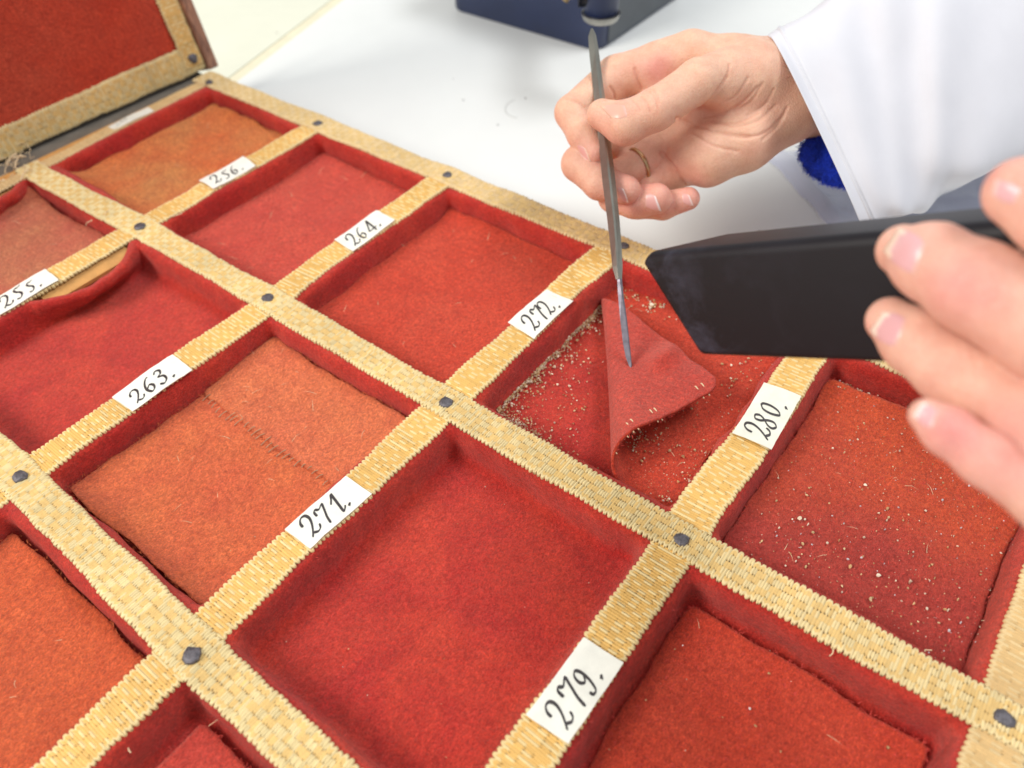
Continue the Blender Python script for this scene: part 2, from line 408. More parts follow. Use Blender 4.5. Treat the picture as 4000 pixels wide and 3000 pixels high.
# ------------------------------------------------------------------ braid ribbons
GOLD = lin(228, 180, 98); STRAW = lin(234, 212, 156); PALE = lin(230, 197, 128); GAP_SHADE = lin(110, 80, 52); TAN = lin(214, 184, 136)
def braid(name, path, width, frame, parent, seed, tone=0., pitch=.178, quiet=0.0, blocks=5, row=False, res=10, nt_=31):
    """path: (n,2) plan points in cm; frame maps (plan xy, height) -> world"""
    path = np.asarray(path, float); r = np.random.default_rng(seed)
    seg = np.linalg.norm(np.diff(path, axis=0), axis=1); cum = np.concatenate([[0], np.cumsum(seg)]); L = cum[-1]
    ns = int(L / pitch * res) + 1
    s = np.linspace(0, L, ns)
    cxy = np.stack([np.interp(s, cum, path[:, 0]), np.interp(s, cum, path[:, 1])], 1)
    ker = np.ones(41) / 41
    for c in range(2):
        pad = np.concatenate([np.full(20, cxy[0, c]), cxy[:, c], np.full(20, cxy[-1, c])]); sm = np.convolve(pad, ker, 'valid'); cxy[20:-20, c] = sm[20:-20]
    T = np.gradient(cxy, axis=0); T /= np.linalg.norm(T, axis=1)[:, None]; Nn = np.stack([-T[:, 1], T[:, 0]], 1)
    ph = s / pitch + .35 * np.sin(s * .9 + seed) + .2 * np.sin(s * 2.3 + 2 * seed); k = np.floor(ph).astype(int); k -= k.min(); u = ph - np.floor(ph)
    nk = k.max() + 2
    jL, jR = r.normal(0, .014, nk), r.normal(0, .014, nk)
    wv = 1 + .05 * np.sin(s * .55 + seed) + .03 * np.sin(s * 1.7 + seed * 3)
    sc = np.abs(np.sin(math.pi * u)) ** .7
    wl = width / 2 * wv - .065 + .11 * sc + jL[k]; wr = width / 2 * wv - .065 + .11 * np.abs(np.sin(math.pi * u)) ** .7 + jR[k]
    t = np.linspace(-1, 1, nt_)
    Y = np.where(t[None] < 0, t[None] * wl[:, None], t[None] * wr[:, None])
    tb = (t + 1) / 2 * blocks; b = np.minimum(tb.astype(int), blocks - 1); ub = tb - b
    k2 = np.floor(ph * 2).astype(int); k2 -= k2.min(); u2 = ph * 2 - np.floor(ph * 2); nk2 = k2.max() + 2
    flip = np.where(r.random((nk2, blocks)) < .13, 1, 0)[k2][:, b]
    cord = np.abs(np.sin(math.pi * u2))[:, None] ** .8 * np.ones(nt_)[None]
    warp = np.abs(np.sin(math.pi * (tb * 2.0)))[None] ** .7 * np.ones(ns)[:, None]
    if row: par = (k[:, None] // 2 + b[None] + flip) % 2                      # squares of fine paired cords
    else: par = np.where((k2 % 2 == 1)[:, None], (k[:, None] + b[None] + (k[:, None] // 5) + flip) % 2, 1)   # short pale floats on a gold ground
    edge = np.clip(1 - ((np.abs(t) - .8) / .2).clip(0, 1) ** 2, 0, 1)[None]
    h = np.where(par == 1, .045 + .018 * cord + .012 * warp, .03 + .058 * cord)
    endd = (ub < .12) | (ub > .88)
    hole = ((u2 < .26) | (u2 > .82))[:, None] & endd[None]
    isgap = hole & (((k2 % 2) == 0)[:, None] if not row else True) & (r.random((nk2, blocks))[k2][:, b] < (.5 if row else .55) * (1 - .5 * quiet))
    h = np.where(isgap, -.005, h) * (.45 + .55 * edge)
    h = h + .035 * np.sin(s * 1.3 + seed)[:, None] * .6
    ct = r.normal(0, .03, (nk2, blocks))[k2][:, b] + r.normal(0, .035, nk2)[k2][:, None]
    big = (.5 + .5 * np.sin(s * .8 + seed * 1.7))[:, None]
    gold = GOLD * (1 - tone) + TAN * tone
    pale = (PALE if row else STRAW * .82 + GOLD * .18) * (1 - tone) + TAN * 1.1 * tone
    if row: gold = gold * .38 + PALE * .6; pale = STRAW * (1 - tone) + TAN * 1.15 * tone
    C = np.where((par == 1)[..., None], gold, pale) * (1 + ct[..., None])
    C = np.where((np.abs(t) > .86)[None, :, None], pale * (1 + ct[..., None] * .6), C)
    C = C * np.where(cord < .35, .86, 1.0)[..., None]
    C = np.where(isgap[..., None], GAP_SHADE, C)  # holes painted dark brown: the shade between threads put into the colour
    C = C * (.94 + .1 * big[..., None])
    # skirt so the ribbon has thickness
    P = np.stack([cxy[:, None, 0] + Nn[:, None, 0] * Y, cxy[:, None, 1] + Nn[:, None, 1] * Y, h], -1)
    a = P[:, :1].copy(); a[..., 2] = -.05; z = P[:, -1:].copy(); z[..., 2] = -.05
    P = np.concatenate([a, P, z], 1); C = np.concatenate([C[:, :1], C, C[:, -1:]], 1)
    V = frame(P.reshape(-1, 3)); F = gridF(ns, nt_ + 2)[:, ::-1].copy()
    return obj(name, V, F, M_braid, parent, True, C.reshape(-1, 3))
def flat(z0, sag=None):
    def f(P):
        Q = P.copy(); Q[:, 2] += z0
        if sag is not None: Q[:, 2] += sag(P)
        return Q
    return f
def colpath(x, ys, w=.05, seed=0):
    r = np.random.default_rng(seed); y = np.linspace(ys[0], ys[1], 12)
    return np.stack([x + w * r.normal(size=12), y], 1)
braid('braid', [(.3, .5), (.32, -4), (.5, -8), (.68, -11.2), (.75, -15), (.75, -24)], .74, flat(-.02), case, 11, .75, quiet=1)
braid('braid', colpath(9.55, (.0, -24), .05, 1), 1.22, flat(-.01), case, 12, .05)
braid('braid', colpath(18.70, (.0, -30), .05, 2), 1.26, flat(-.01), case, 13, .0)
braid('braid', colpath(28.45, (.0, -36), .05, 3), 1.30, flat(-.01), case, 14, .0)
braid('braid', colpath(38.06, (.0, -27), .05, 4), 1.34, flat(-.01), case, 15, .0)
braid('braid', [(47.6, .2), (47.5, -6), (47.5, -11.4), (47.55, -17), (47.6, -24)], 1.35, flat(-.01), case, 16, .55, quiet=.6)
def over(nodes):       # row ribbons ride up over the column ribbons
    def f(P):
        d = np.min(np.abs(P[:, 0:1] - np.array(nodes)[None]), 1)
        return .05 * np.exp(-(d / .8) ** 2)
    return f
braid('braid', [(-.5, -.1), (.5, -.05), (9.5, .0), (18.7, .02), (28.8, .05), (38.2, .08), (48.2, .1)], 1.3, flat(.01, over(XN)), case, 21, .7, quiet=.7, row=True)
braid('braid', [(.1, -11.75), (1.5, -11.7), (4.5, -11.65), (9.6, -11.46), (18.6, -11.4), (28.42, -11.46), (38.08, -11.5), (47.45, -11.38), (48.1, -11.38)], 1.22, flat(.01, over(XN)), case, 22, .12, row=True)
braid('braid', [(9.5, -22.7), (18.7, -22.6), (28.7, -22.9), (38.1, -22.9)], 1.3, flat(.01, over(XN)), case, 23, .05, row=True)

# ------------------------------------------------------------------ tacks
def tack_mesh(seed, r0):
    r = np.random.default_rng(seed); n = 9; V = []
    th = np.arange(n) / n * 6.283 + r.uniform(0, 1); rr = r0 * (1 + r.normal(0, .1, n))
    asp = r.uniform(.8, 1.0)
    for f, z in ((1.0, 0), (1.04, .05), (.9, .095), (.5, .115)):
        V += [(a * f * math.cos(t), a * f * asp * math.sin(t), z + r.normal(0, .008)) for a, t in zip(rr, th)]
    V.append((0, 0, .12)); F = [tuple(q) for q in gridF(4, n, False, True)]
    F += [(3 * n + (k + 1) % n, 3 * n + k, 4 * n) for k in range(n)]
    return np.array(V), F
TACKS = [(818, 323), (1242, 485), (1747, 686), (2433, 962), (546, 888), (1047, 1166), (1740, 1575), (2661, 2109), (3918, 2808), (79, 1864), (752, 2561)]
for q, (x, y) in enumerate(TACKS):
    V, F = tack_mesh(q + 40, .265 if q != 3 else .24); p = at_z(x, y, .1)
    obj('tack', V + p + [0, 0, -.0], F, M_tack, case, q % 2 == 0)
V, F = tack_mesh(60, .25); obj('tack', V + [38.15, .1, .1], F, M_tack, case)

# ------------------------------------------------------------------ paper labels with handwritten numbers
GL = {
 '2': [[(.0, .62), (.03, .82), (.17, .97), (.36, .95), (.44, .76), (.37, .5), (.2, .22), (.02, .0)], [(.03, .03), (.16, .13), (.34, .05), (.5, .1), (.6, .27)]],
 '5': [[(.62, .98), (.44, .88), (.30, .9), (.2, .76), (.27, .58), (.42, .42), (.44, .22), (.3, .05), (.1, .08)]],
 '6': [[(.5, .97), (.34, .9), (.16, .62), (.1, .3), (.24, .04), (.42, .13), (.46, .34), (.32, .47), (.15, .32)]],
 '4': [[(.42, .98), (.25, .6), (.02, .22)], [(.02, .22), (.3, .24), (.62, .27)], [(.43, .98), (.44, .5), (.42, .02)]],
 '7': [[(.02, .66), (.04, .88), (.14, .95), (.3, .86), (.55, .97), (.46, .68), (.33, .34), (.26, .0)]],
 '1': [[(.04, .62), (.2, .8), (.34, .98), (.3, .6), (.22, .02)], [(.22, .02), (.36, .12), (.46, .22)]],
 '3': [[(.1, .82), (.24, .97), (.43, .88), (.38, .66), (.2, .55), (.42, .43), (.44, .16), (.24, .0), (.04, .1)]],
 '8': [[(.46, .8), (.34, .97), (.14, .9), (.16, .68), (.36, .44), (.42, .18), (.26, .02), (.06, .12), (.1, .34), (.34, .6), (.46, .82)]],
 '0': [[(.3, .92), (.1, .74), (.06, .4), (.2, .08), (.4, .2), (.48, .55), (.42, .85), (.28, .92)]],
 '9': [[(.42, .66), (.26, .5), (.1, .62), (.14, .88), (.32, .98), (.44, .8), (.44, .42), (.3, .06), (.1, .04), (.06, .18)]],
 '.': [[(.02, .02), (.06, .06), (.1, .02)]]}
def stroke(mb, pts, wd, to3):
    P = catmull(pts, 6); T = np.gradient(P, axis=0); T /= np.linalg.norm(T, axis=1)[:, None] + 1e-9
    N = np.stack([-T[:, 1], T[:, 0]], 1)
    w = wd * (.42 + .75 * np.clip(np.abs(T @ np.array([.45, -.9])), 0, 1) ** 1.5)
    w[0] *= .6; w[-1] *= .5
    A = P + N * w[:, None]; B = P - N * w[:, None]
    V = np.concatenate([to3(A), to3(B)]); n = len(P)
    mb.add(V, [(k, k + 1, n + k + 1, n + k) for k in range(n - 1)])
def paper_label(text, corners, z, mat, seed, size=.94, faint=False):
    # corners (far-left, far-right, near-right, near-left) in plan
    c = np.array(corners, float); r = np.random.default_rng(seed); nu, nv = 14, 7
    u = np.linspace(0, 1, nu)[:, None]; v = np.linspace(0, 1, nv)[None]
    def plan(U, Vv): # U along reading direction near->far, Vv across left->right
        U = np.asarray(U)[..., None]; Vv = np.asarray(Vv)[..., None]
        return (1 - U) * ((1 - Vv) * c[3] + Vv * c[2]) + U * ((1 - Vv) * c[0] + Vv * c[1])
    ph = r.uniform(0, 6, 3)
    def hgt(U, Vv): return z + .03 * np.sin(U * 5 + ph[0]) - .05 * np.clip(np.abs(Vv - .5) * 2 - .8, 0, 1) + .02 * np.sin(Vv * 4 + ph[1])
    U, W = np.broadcast_arrays(u, v); XY = plan(U, W) + r.normal(0, .008, (nu, nv, 2)) * ((U == 0) | (U == 1) | (W == 0) | (W == 1))[..., None]
    top = np.concatenate([XY, hgt(U, W)[..., None]], -1).reshape(-1, 3); bot = top - [0, 0, .025]
    F = gridF(nu, nv); n = nu * nv; FF = [tuple(q[::-1]) for q in F.tolist()] + [tuple((q + n).tolist()) for q in F]
    rim = [k * nv for k in range(nu)] + [(nu - 1) * nv + k for k in range(1, nv)] + [k * nv + nv - 1 for k in range(nu - 2, -1, -1)] + list(range(nv - 2, 0, -1))
    m = len(rim); FF += [(rim[k], rim[(k + 1) % m], rim[(k + 1) % m] + n, rim[k] + n) for k in range(m)]
    lab = obj('paper_label', np.concatenate([top, bot]), FF, mat, case, False)
    lab['label'] = 'white paper label with the handwritten number %s' % text
    Lr = np.linalg.norm((c[0] + c[1]) / 2 - (c[2] + c[3]) / 2); Wd = np.linalg.norm(c[1] - c[0])
    mb = MB(); tx = .30
    for ch in text:
        dx, dy = r.normal(0, .02, 2); sc = size * (1 + r.normal(0, .04)) * (.92 if ch in '0' else 1)
        def to3(P):
            X = tx + dx + (P[:, 0] * .82 + P[:, 1] * .12) * sc; Y = .2 + dy + P[:, 1] * sc * .92 + (0.08 if ch in '0' else 0)
            U_ = X / Lr; V_ = 1 - Y / Wd
            return np.concatenate([plan(U_, V_), (hgt(U_, V_) + .012)[:, None]], 1)
        for st in GL[ch]: stroke(mb, st, (.062 if ch != '.' else .09) * size * (.75 if faint else 1), to3)
        tx += (.62 if ch != '1' else .5) * size * .95
    mb.build('number', M_ink, lab, False)
    return lab
LZ = .13
paper_label('280.', [(37.36, -3.97), (38.71, -3.84), (38.87, -6.68), (37.48, -6.79)], LZ, M_paper_old, 1)
paper_label('279.', [(37.42, -16.02), (38.72, -15.98), (38.70, -18.66), (37.40, -18.74)], LZ, M_paper, 2)
paper_label('271.', [(27.85, -15.99), (29.06, -15.99), (28.97, -18.64), (27.81, -18.64)], LZ, M_paper, 3)
paper_label('272.', [(27.81, -4.24), (29.12, -4.23), (29.12, -6.95), (27.71, -6.78)], LZ, M_paper, 4)
paper_label('263.', [(18.09, -15.83), (19.49, -15.92), (19.41, -18.53), (18.12, -18.57)], LZ, M_paper, 5)
paper_label('264.', [(18.02, -4.25), (19.26, -4.30), (19.28, -7.09), (18.01, -6.99)], LZ, M_paper, 6)
paper_label('255.', [(8.98, -15.86), (10.21, -15.93), (10.2, -18.65), (9.0, -18.6)], LZ, M_paper, 7)
paper_label('256.', [(8.91, -4.69), (10.17, -4.92), (10.07, -7.52), (8.88, -7.45)], LZ, M_paper, 8)
paper_label('270.', [(27.9, -27.35), (29.1, -27.35), (29.1, -30.0), (27.9, -30.0)], LZ, M_paper, 9)
hl = paper_label('248.', [(.12, -4.3), (.72, -4.35), (.75, -6.9), (.2, -6.95)], .1, M_paper_old, 10, .5, True)
hl['label'] = 'blurred white paper label on the hinge edge'

# ------------------------------------------------------------------ lid, hinge gap
HX = -1.3
ang = math.radians(100)
LU = np.array([math.cos(ang), 0, math.sin(ang)]); LN = np.array([math.sin(ang), 0, -math.cos(ang)])
def lidf(P):           # plan x = height up the lid, plan y = world y, z = height off the lid
    return np.array([HX, 0, .12]) + P[:, 1:2] * np.array([.055, 0, 0]) + P[:, 0:1] * LU + P[:, 1:2] * np.array([0, 1, 0]) + P[:, 2:3] * LN
def lid_box(lo, hi):
    V, F = box(lo, hi); return lidf(V), F
V, F = lid_box((0, -30, -.9), (26, .75, -.06)); lid = obj('lid', V, F, M_out, case, False)
V, F = lid_box((-.45, .78, -1.2), (26, 1.5, .35))
V = lidf(np.array([(x + (.25 if (x < 0 and z > 0) else 0), y, z) for x, y, z in box((-.45, .78, -1.2), (26, 1.45, .42))[0]]))
rim = obj('rim', V, F, M_lidwood, lid, False)
bv = rim.modifiers.new('bevel', 'BEVEL'); bv.width = .12 * S; bv.segments = 3
nx, ny = 50, 70
gx, gy = np.meshgrid(np.linspace(.5, 25, nx), np.linspace(-29, .3, ny), indexing='ij')
P = np.stack([gx, gy, .02 + .05 * wob(5, 3)(np.stack([gx, gy, 0 * gx], -1))], -1).reshape(-1, 3)
obj('felt_panel', lidf(P), gridF(nx, ny)[:, ::-1].copy(), M_lidfelt, lid)
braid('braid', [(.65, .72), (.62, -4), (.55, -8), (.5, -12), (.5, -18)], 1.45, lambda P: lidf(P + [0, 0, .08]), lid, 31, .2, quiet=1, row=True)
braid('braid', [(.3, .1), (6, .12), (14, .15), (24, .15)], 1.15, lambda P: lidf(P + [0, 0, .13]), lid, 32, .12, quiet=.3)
V, F = tack_mesh(61, .3)
obj('tack', lidf(np.stack([V[:, 1] + .72, V[:, 0] + .12, V[:, 2] + .2], 1)), F, M_tack, lid)
V, F = box((-3.4, -30, -1.2), (-.12, .5, -.28)); obj('gap_strip', V, F, M_grey, case, False)  # plain grey strip filling the gap between lid and tray

# ------------------------------------------------------------------ loose felt pads
def fuzz(parent, P, N, n, mat, seed, lmin=.05, lmax=.19, w=.0075, name='fuzz'):
    r = np.random.default_rng(seed); idx = r.integers(0, len(P), n)
    p = P[idx] + r.normal(0, .05, (n, 3)) * [1, 1, 0]; nn = N[idx]
    d = r.normal(size=(n, 3)); d -= (d * nn).sum(1)[:, None] * nn; d /= np.linalg.norm(d, axis=1)[:, None] + 1e-9
    L = r.uniform(lmin, lmax, n)[:, None]; up = r.uniform(.1, .55, n)[:, None]
    side = np.cross(d, nn); side /= np.linalg.norm(side, axis=1)[:, None] + 1e-9
    curl = r.normal(0, .25, n)[:, None]
    q0 = p - nn * .02; q1 = p + d * L * .5 + nn * L * up * .6 + side * curl * L * .3; q2 = p + d * L + nn * L * up * .7 + side * curl * L
    V = np.stack([q0 - side * w, q0 + side * w, q1 - side * w * .8, q1 + side * w * .8, q2], 1).reshape(-1, 3)
    b = np.arange(n)[:, None] * 5
    F = np.concatenate([b + [[0, 1, 3]], b + [[0, 3, 2]], b + [[2, 3, 4]]])
    o = obj(name, V, F.astype(np.int32), mat, parent); o['kind'] = 'stuff'; return o
def normals(G):
    a = np.gradient(G, axis=0); b = np.gradient(G, axis=1); n = np.cross(a, b); n /= np.linalg.norm(n, axis=-1)[..., None] + 1e-9; return n
def pad(i, j, mat, label, seed, fz=2500, fmat=None, lift=(0, 0, 0, 0), th=.13, shape=None, nu=80, nv=90, ins=(.42, .42, .42, .42), zt=-1.08, bend=None, seam=None, part_of=None):
    x0, x1 = XN[i] + .6 + ins[0], XN[i + 1] - .6 - ins[1]; y1, y0 = YN[j] - .58 - ins[2], YN[j + 1] + .58 + ins[3]
    u, v = np.meshgrid(np.linspace(0, 1, nu), np.linspace(0, 1, nv), indexing='ij')
    X = x0 + u * (x1 - x0); Y = y0 + v * (y1 - y0)
    wa, wb, wc, wd, we = (wob(seed * 11 + k, s) for k, s in enumerate((1.0, 1.0, 2.6, 1.1, .35)))
    B = np.stack([X, Y, 0 * X], -1)
    eu = np.abs(u - .5) * 2; ev = np.abs(v - .5) * 2
    X = X + .09 * wa(B) * eu ** 4 + .03 * we(B) * eu ** 8; Y = Y + .09 * wb(B) * ev ** 4 + .03 * we(B + 3) * ev ** 8
    for cx_, cy_, sx_, sy_ in ((x0, y0, 1, 1), (x1, y0, -1, 1), (x0, y1, 1, -1), (x1, y1, -1, -1)):
        rr = .6 if (bend and sx_ == 1 and sy_ == 1) else .28
        qx = (rr - (X - cx_) * sx_) / rr; qy = (rr - (Y - cy_) * sy_) / rr
        ins_ = (qx > 0) & (qy > 0); f = np.where(ins_, np.maximum(qx, qy) / (np.sqrt(qx * qx + qy * qy) + 1e-9), 1)
        X = np.where(ins_, cx_ + sx_ * rr * (1 - qx * f), X); Y = np.where(ins_, cy_ + sy_ * rr * (1 - qy * f), Y)
    Z = zt + .05 * wc(B) + .02 * wd(B)
    dl, dr, df, dn = (X - x0), (x1 - X), (y1 - Y), (Y - y0)
    for dd, a in zip((dl, dr, df, dn), lift): Z = Z + a * np.exp(-np.clip(dd, 0, None) / .55) * (1 + .35 * wa(B * .8 + 5))
    Z = np.where(seam(X, Y) > 0, Z + .05, Z) if seam else Z
    G = np.stack([X, Y, Z], -1)
    H = G - [0, 0, th]
    if bend: G, H = bend(G, th)
    n = nu * nv
    ang_ = normals(G)
    V = np.concatenate([G.reshape(-1, 3), H.reshape(-1, 3)])
    Fq = gridF(nu, nv)
    ring = [k * nv for k in range(nu)] + [(nu - 1) * nv + k for k in range(1, nv)] + [k * nv + nv - 1 for k in range(nu - 2, -1, -1)] + list(range(nv - 2, 0, -1))
    m = len(ring); side = np.array([(ring[k], ring[(k + 1) % m], ring[(k + 1) % m] + n, ring[k] + n) for k in range(m)])
    F = np.concatenate([Fq[:, ::-1] if False else Fq, Fq[:, ::-1] + n, side[:, ::-1]])
    if part_of: o = obj('patch', V, F.astype(np.int32), mat, part_of); o['label'] = label
    else: o = tag(obj('felt_pad', V, F.astype(np.int32), mat), label, 'felt pad', 'felt pads lying in the compartments')
    if fz: fuzz(o, G.reshape(-1, 3), ang_.reshape(-1, 3), fz, fmat or M_fuzz, seed + 900)
    o_edge = np.array(ring)
    fuzz(o, G.reshape(-1, 3)[o_edge], ang_.reshape(-1, 3)[o_edge], 420, fmat or M_fuzz, seed + 901, .04, .15, .008, 'edge_fuzz')
    fuzz(o, G.reshape(-1, 3), ang_.reshape(-1, 3), 14, M_thread, seed + 902, .2, .6, .008, 'lint')
    return o, G
pad(0, 0, M_orange_b, 'orange felt pad stained tan, in the far corner compartment beside the hinge', 1, 900, M_fuzz_o, lift=(.1, .05, .25, .25), zt=-1.0)
pad(1, 0, M_rose, 'rose red felt pad between the labels 256 and 264', 2, 1000, lift=(.0, .05, .15, .1))
pad(2, 0, M_red, 'bright red felt pad between the labels 264 and 272', 3, 1300, lift=(.05, .1, .2, .1))
pad(0, 1, M_fade, 'faded pink felt pad beside the hinge, left of label 255', 4, 900, lift=(.5, .05, .1, .1), zt=-.95)
seamf = lambda X, Y: (Y + 16.1 - .06 * np.sin(X * 2))
op, OG = pad(2, 1, M_orange, 'orange felt pad crossed by a row of grey stitches', 5, 2600, M_fuzz_o, lift=(.05, .05, .15, .35), zt=-1.02)
pad(2, 1, M_orange_l, 'lighter orange upper piece of the stitched pad', 15, 900, M_fuzz_o, lift=(.05, .05, .15, .0), ins=(.4, .4, .38, 6.12), zt=-.93, part_of=op, nv=44)
pad(4, 1, M_red, 'red felt pad in the compartment right of label 279', 6, 2600, lift=(-.05, .0, .1, .0), ins=(.5, .5, .7, .4))
pad(2, 2, M_orange_r, 'orange red felt pad in the lower left corner of the photo', 7, 2400, M_fuzz_o, lift=(.0, .05, .12, .0), zt=-1.0)
pad(3, 2, M_rose, 'crimson felt pad at the bottom edge, below the row of label 271', 8, 1500, lift=(.1, .0, .1, .0), ins=(.9, .4, .55, .4))
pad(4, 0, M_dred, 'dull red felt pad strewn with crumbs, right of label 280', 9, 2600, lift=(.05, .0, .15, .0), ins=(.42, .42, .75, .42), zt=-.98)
# the pad whose near left corner is folded back
FP1 = np.array([29.72, -2.25]); FP2 = np.array([36.25, -10.4])
fd = (FP2 - FP1) / np.linalg.norm(FP2 - FP1); fnn = np.array([fd[1], -fd[0]])      # points to the corner side
if fnn @ (np.array([29.4, -10.6]) - FP1) < 0: fnn = -fnn
R0 = .42
def bend(G, th):
    out = []
    for off in (0, th):
        P = G.copy(); s = (P[..., :2] - FP1) @ fnn; l = (P[..., :2] - FP1) @ fd
        R = .28 + .72 * np.clip(l / 9.8, 0, 1) ** 1.5; FIN = np.radians(170 + 22 * np.clip(l / 9.8, 0, 1))
        a = np.clip(s / R, 0, FIN)
        ext = np.clip(s - R * FIN, 0, None)
        zc = P[..., 2] + R
        # roll upwards: outer skin is the underside
        rad = R - 0 + 0 * a
        rr_ = R if off == 0 else R + th
        ns_ = np.where(s > 0, rr_ * np.sin(a) + ext * np.cos(FIN), s)
        nz = np.where(s > 0, zc - rr_ * np.cos(a) + ext * np.sin(FIN), P[..., 2] - off)
        wav = .17 * np.sin(l * 1.25 + .5) * np.clip(ext / 3, 0, 1)
        nz = nz + wav
        qx = FP1[0] + l * fd[0] + ns_ * fnn[0]; qy = FP1[1] + l * fd[1] + ns_ * fnn[1]
        nz = nz + np.where(ext > 0, .34 * np.exp(-(((qx - 33.75) / .45) ** 2 + ((qy + 4.9) / .9) ** 2)), 0)
        xy = FP1 + l[..., None] * fd + ns_[..., None] * fnn
        out.append(np.concatenate([xy, nz[..., None]], -1))
    return out
flap, FG = pad(3, 0, M_red, 'red felt pad with one corner folded back under the scalpel', 10, 1500, lift=(.0, .0, .12, .0), bend=bend, nu=130, nv=140, zt=-1.06)
flap.data.materials.append(M_underside)
n_ = 130 * 140; nf = 129 * 139
mi = np.zeros(len(flap.data.polygons), np.int32); mi[nf:2 * nf] = 1
flap.data.polygons.foreach_set('material_index', mi)
# pale stitches along the free edge of the folded corner, grey stitches across the orange pad
for k in range(8):
    ix = [10, 14, 44, 47, 60, 63, 67, 78][k]; q = FG[ix, 0]; q2 = FG[ix, 4]
    dd = q2 - q; dd /= np.linalg.norm(dd)
    path = [q - dd * .06 + [0, 0, .0], q + dd * .12 + [0, 0, .03], q + dd * .4 + [0, 0, .14], q + dd * .5 + [0, 0, .1]]
    V, F = tube(catmull(path, 3), .026, 5); obj('stitch', V, F, M_thread, flap)
M_stitch = plain('grey_thread', lin(176, 140, 108), .8, var=.2)
for k in range(24):
    x = 20.1 + k * .29 + random.uniform(-.06, .06); y = -16.15 + .06 * math.sin(x * 2) - random.uniform(-.03, .06)
    iu = int(np.argmin(np.abs(OG[:, 45, 0] - x))); iv = int(np.argmin(np.abs(OG[iu, :, 1] - y))); z = OG[iu, iv, 2] + .06
    ln = random.uniform(.12, .26); tilt = random.uniform(-.05, .12)
    if k > 15: ln *= .7
    V, F = tube([(x - tilt * .4 - ln * .2, y - ln, z - .02), (x, y, z + .06), (x + tilt * .4 + ln * .1, y + ln * .8, z + .055)], .017, 5)
    obj('stitch', V, F, M_stitch, op)
# fibres on the bare linings in front
for (i, j, n) in ((3, 1, 2600), (1, 1, 1400), (3, 0, 800), (2, 0, 400), (2, 1, 400), (4, 1, 400)):
    me = LIN[i, j].data; m = len(me.vertices)
    co = np.empty(m * 3, np.float32); me.vertices.foreach_get('co', co); co = co.reshape(-1, 3) / S + WL[LIN[i, j]]
    no = np.empty(m * 3, np.float32); me.vertices.foreach_get('normal', no); no = no.reshape(-1, 3)
    if (i, j) in ((3, 1), (1, 1)):
        r = np.random.default_rng(i * 9 + j); ex = np.stack([r.uniform(XN[i] + 1.3, XN[i + 1] - 1.2, 3000), r.uniform(YN[j + 1] + 1.3, YN[j] - 1.2, 3000), np.full(3000, -1.27)], 1)
        co = np.concatenate([co[:260 * 11], ex]); no = np.concatenate([no[:260 * 11], np.tile([0, 0, 1.0], (3000, 1))])
    fuzz(LIN[i, j], co, no, n, M_fuzz, 333 + i * 7 + j)
# frayed threads
def curl_thread(p, seed, L, parent, name='loose_thread', r=.018, mat=None):
    rr = np.random.default_rng(seed); d = rr.normal(size=3) * [1, 1, .25]; d /= np.linalg.norm(d); pts = [np.array(p, float)]
    for k in range(7):
        d = d + rr.normal(size=3) * [.6, .6, .35]; d[2] -= (pts[-1][2] - p[2]) * 1.5; d /= np.linalg.norm(d); pts.append(pts[-1] + d * L / 7)
    V, F = tube(catmull(pts, 3), r, 5); return obj(name, V, F, mat or M_thread, parent)
for k, (x, y, z) in enumerate([(360, 860, -.15), (400, 850, .05), (1200, 2960, .0), (520, 2850, -.1), (3300, 2515, .0), (3640, 2540, -.3), (660, 850, .05), (2440, 1015, .1)]):
    curl_thread(at_z(x, y, z), k, .7, case)
for k, (x, y) in enumerate([(20, 640), (60, 655), (110, 640), (140, 660), (90, 610), (30, 600), (60, 590), (10, 700)]):
    curl_thread(at_z(x, y, .05), k + 30, 1.3, case, r=.035)

rf = np.random.default_rng(404)
for k in range(26):
    x, y = rf.uniform(0, 150), rf.uniform(560, 690); curl_thread(at_z(x, y, rf.uniform(-.05, .2)), k + 60, rf.uniform(.5, 1.2), case, r=rf.uniform(.012, .028))

# ------------------------------------------------------------------ crumbs of dirt (uncountable)
ICO = []
t_ = (1 + 5 ** .5) / 2
ICV = np.array([(-1, t_, 0), (1, t_, 0), (-1, -t_, 0), (1, -t_, 0), (0, -1, t_), (0, 1, t_), (0, -1, -t_), (0, 1, -t_), (t_, 0, -1), (t_, 0, 1), (-t_, 0, -1), (-t_, 0, 1)]) / 1.9
ICF = np.array([(0, 11, 5), (0, 5, 1), (0, 1, 7), (0, 7, 10), (0, 10, 11), (1, 5, 9), (5, 11, 4), (11, 10, 2), (10, 7, 6), (7, 1, 8), (3, 9, 4), (3, 4, 2), (3, 2, 6), (3, 6, 8), (3, 8, 9), (4, 9, 5), (2, 4, 11), (6, 2, 10), (8, 6, 7), (9, 8, 1)])
def crumbs(name, P, R, label, seed, cols):
    r = np.random.default_rng(seed); n = len(P)
    V = ICV[None] * (R[:, None, None] * r.uniform(.6, 1.25, (n, 12, 1))) * r.uniform(.4, 1.3, (n, 1, 3)) + P[:, None]
    F = (ICF[None] + np.arange(n)[:, None, None] * 12).reshape(-1, 3)
    ci = np.asarray(cols)[r.integers(0, len(cols), n)] * r.uniform(.75, 1.15, (n, 1))
    C = np.repeat(ci, 12, 0)
    o = obj(name, V.reshape(-1, 3), F, M_crumb, None, False, C); return tag(o, label, 'crumbs', kind='stuff')
CC = [lin(226, 196, 150), lin(214, 180, 130), lin(236, 222, 196), lin(200, 160, 110), lin(232, 210, 180)]
def surfz(G, x, y):
    d = (G[..., 0] - x) ** 2 + (G[..., 1] - y) ** 2; return G.reshape(-1, 3)[np.argsort(d.ravel())[:3], 2].max()
r = np.random.default_rng(77)
P, R = [], []
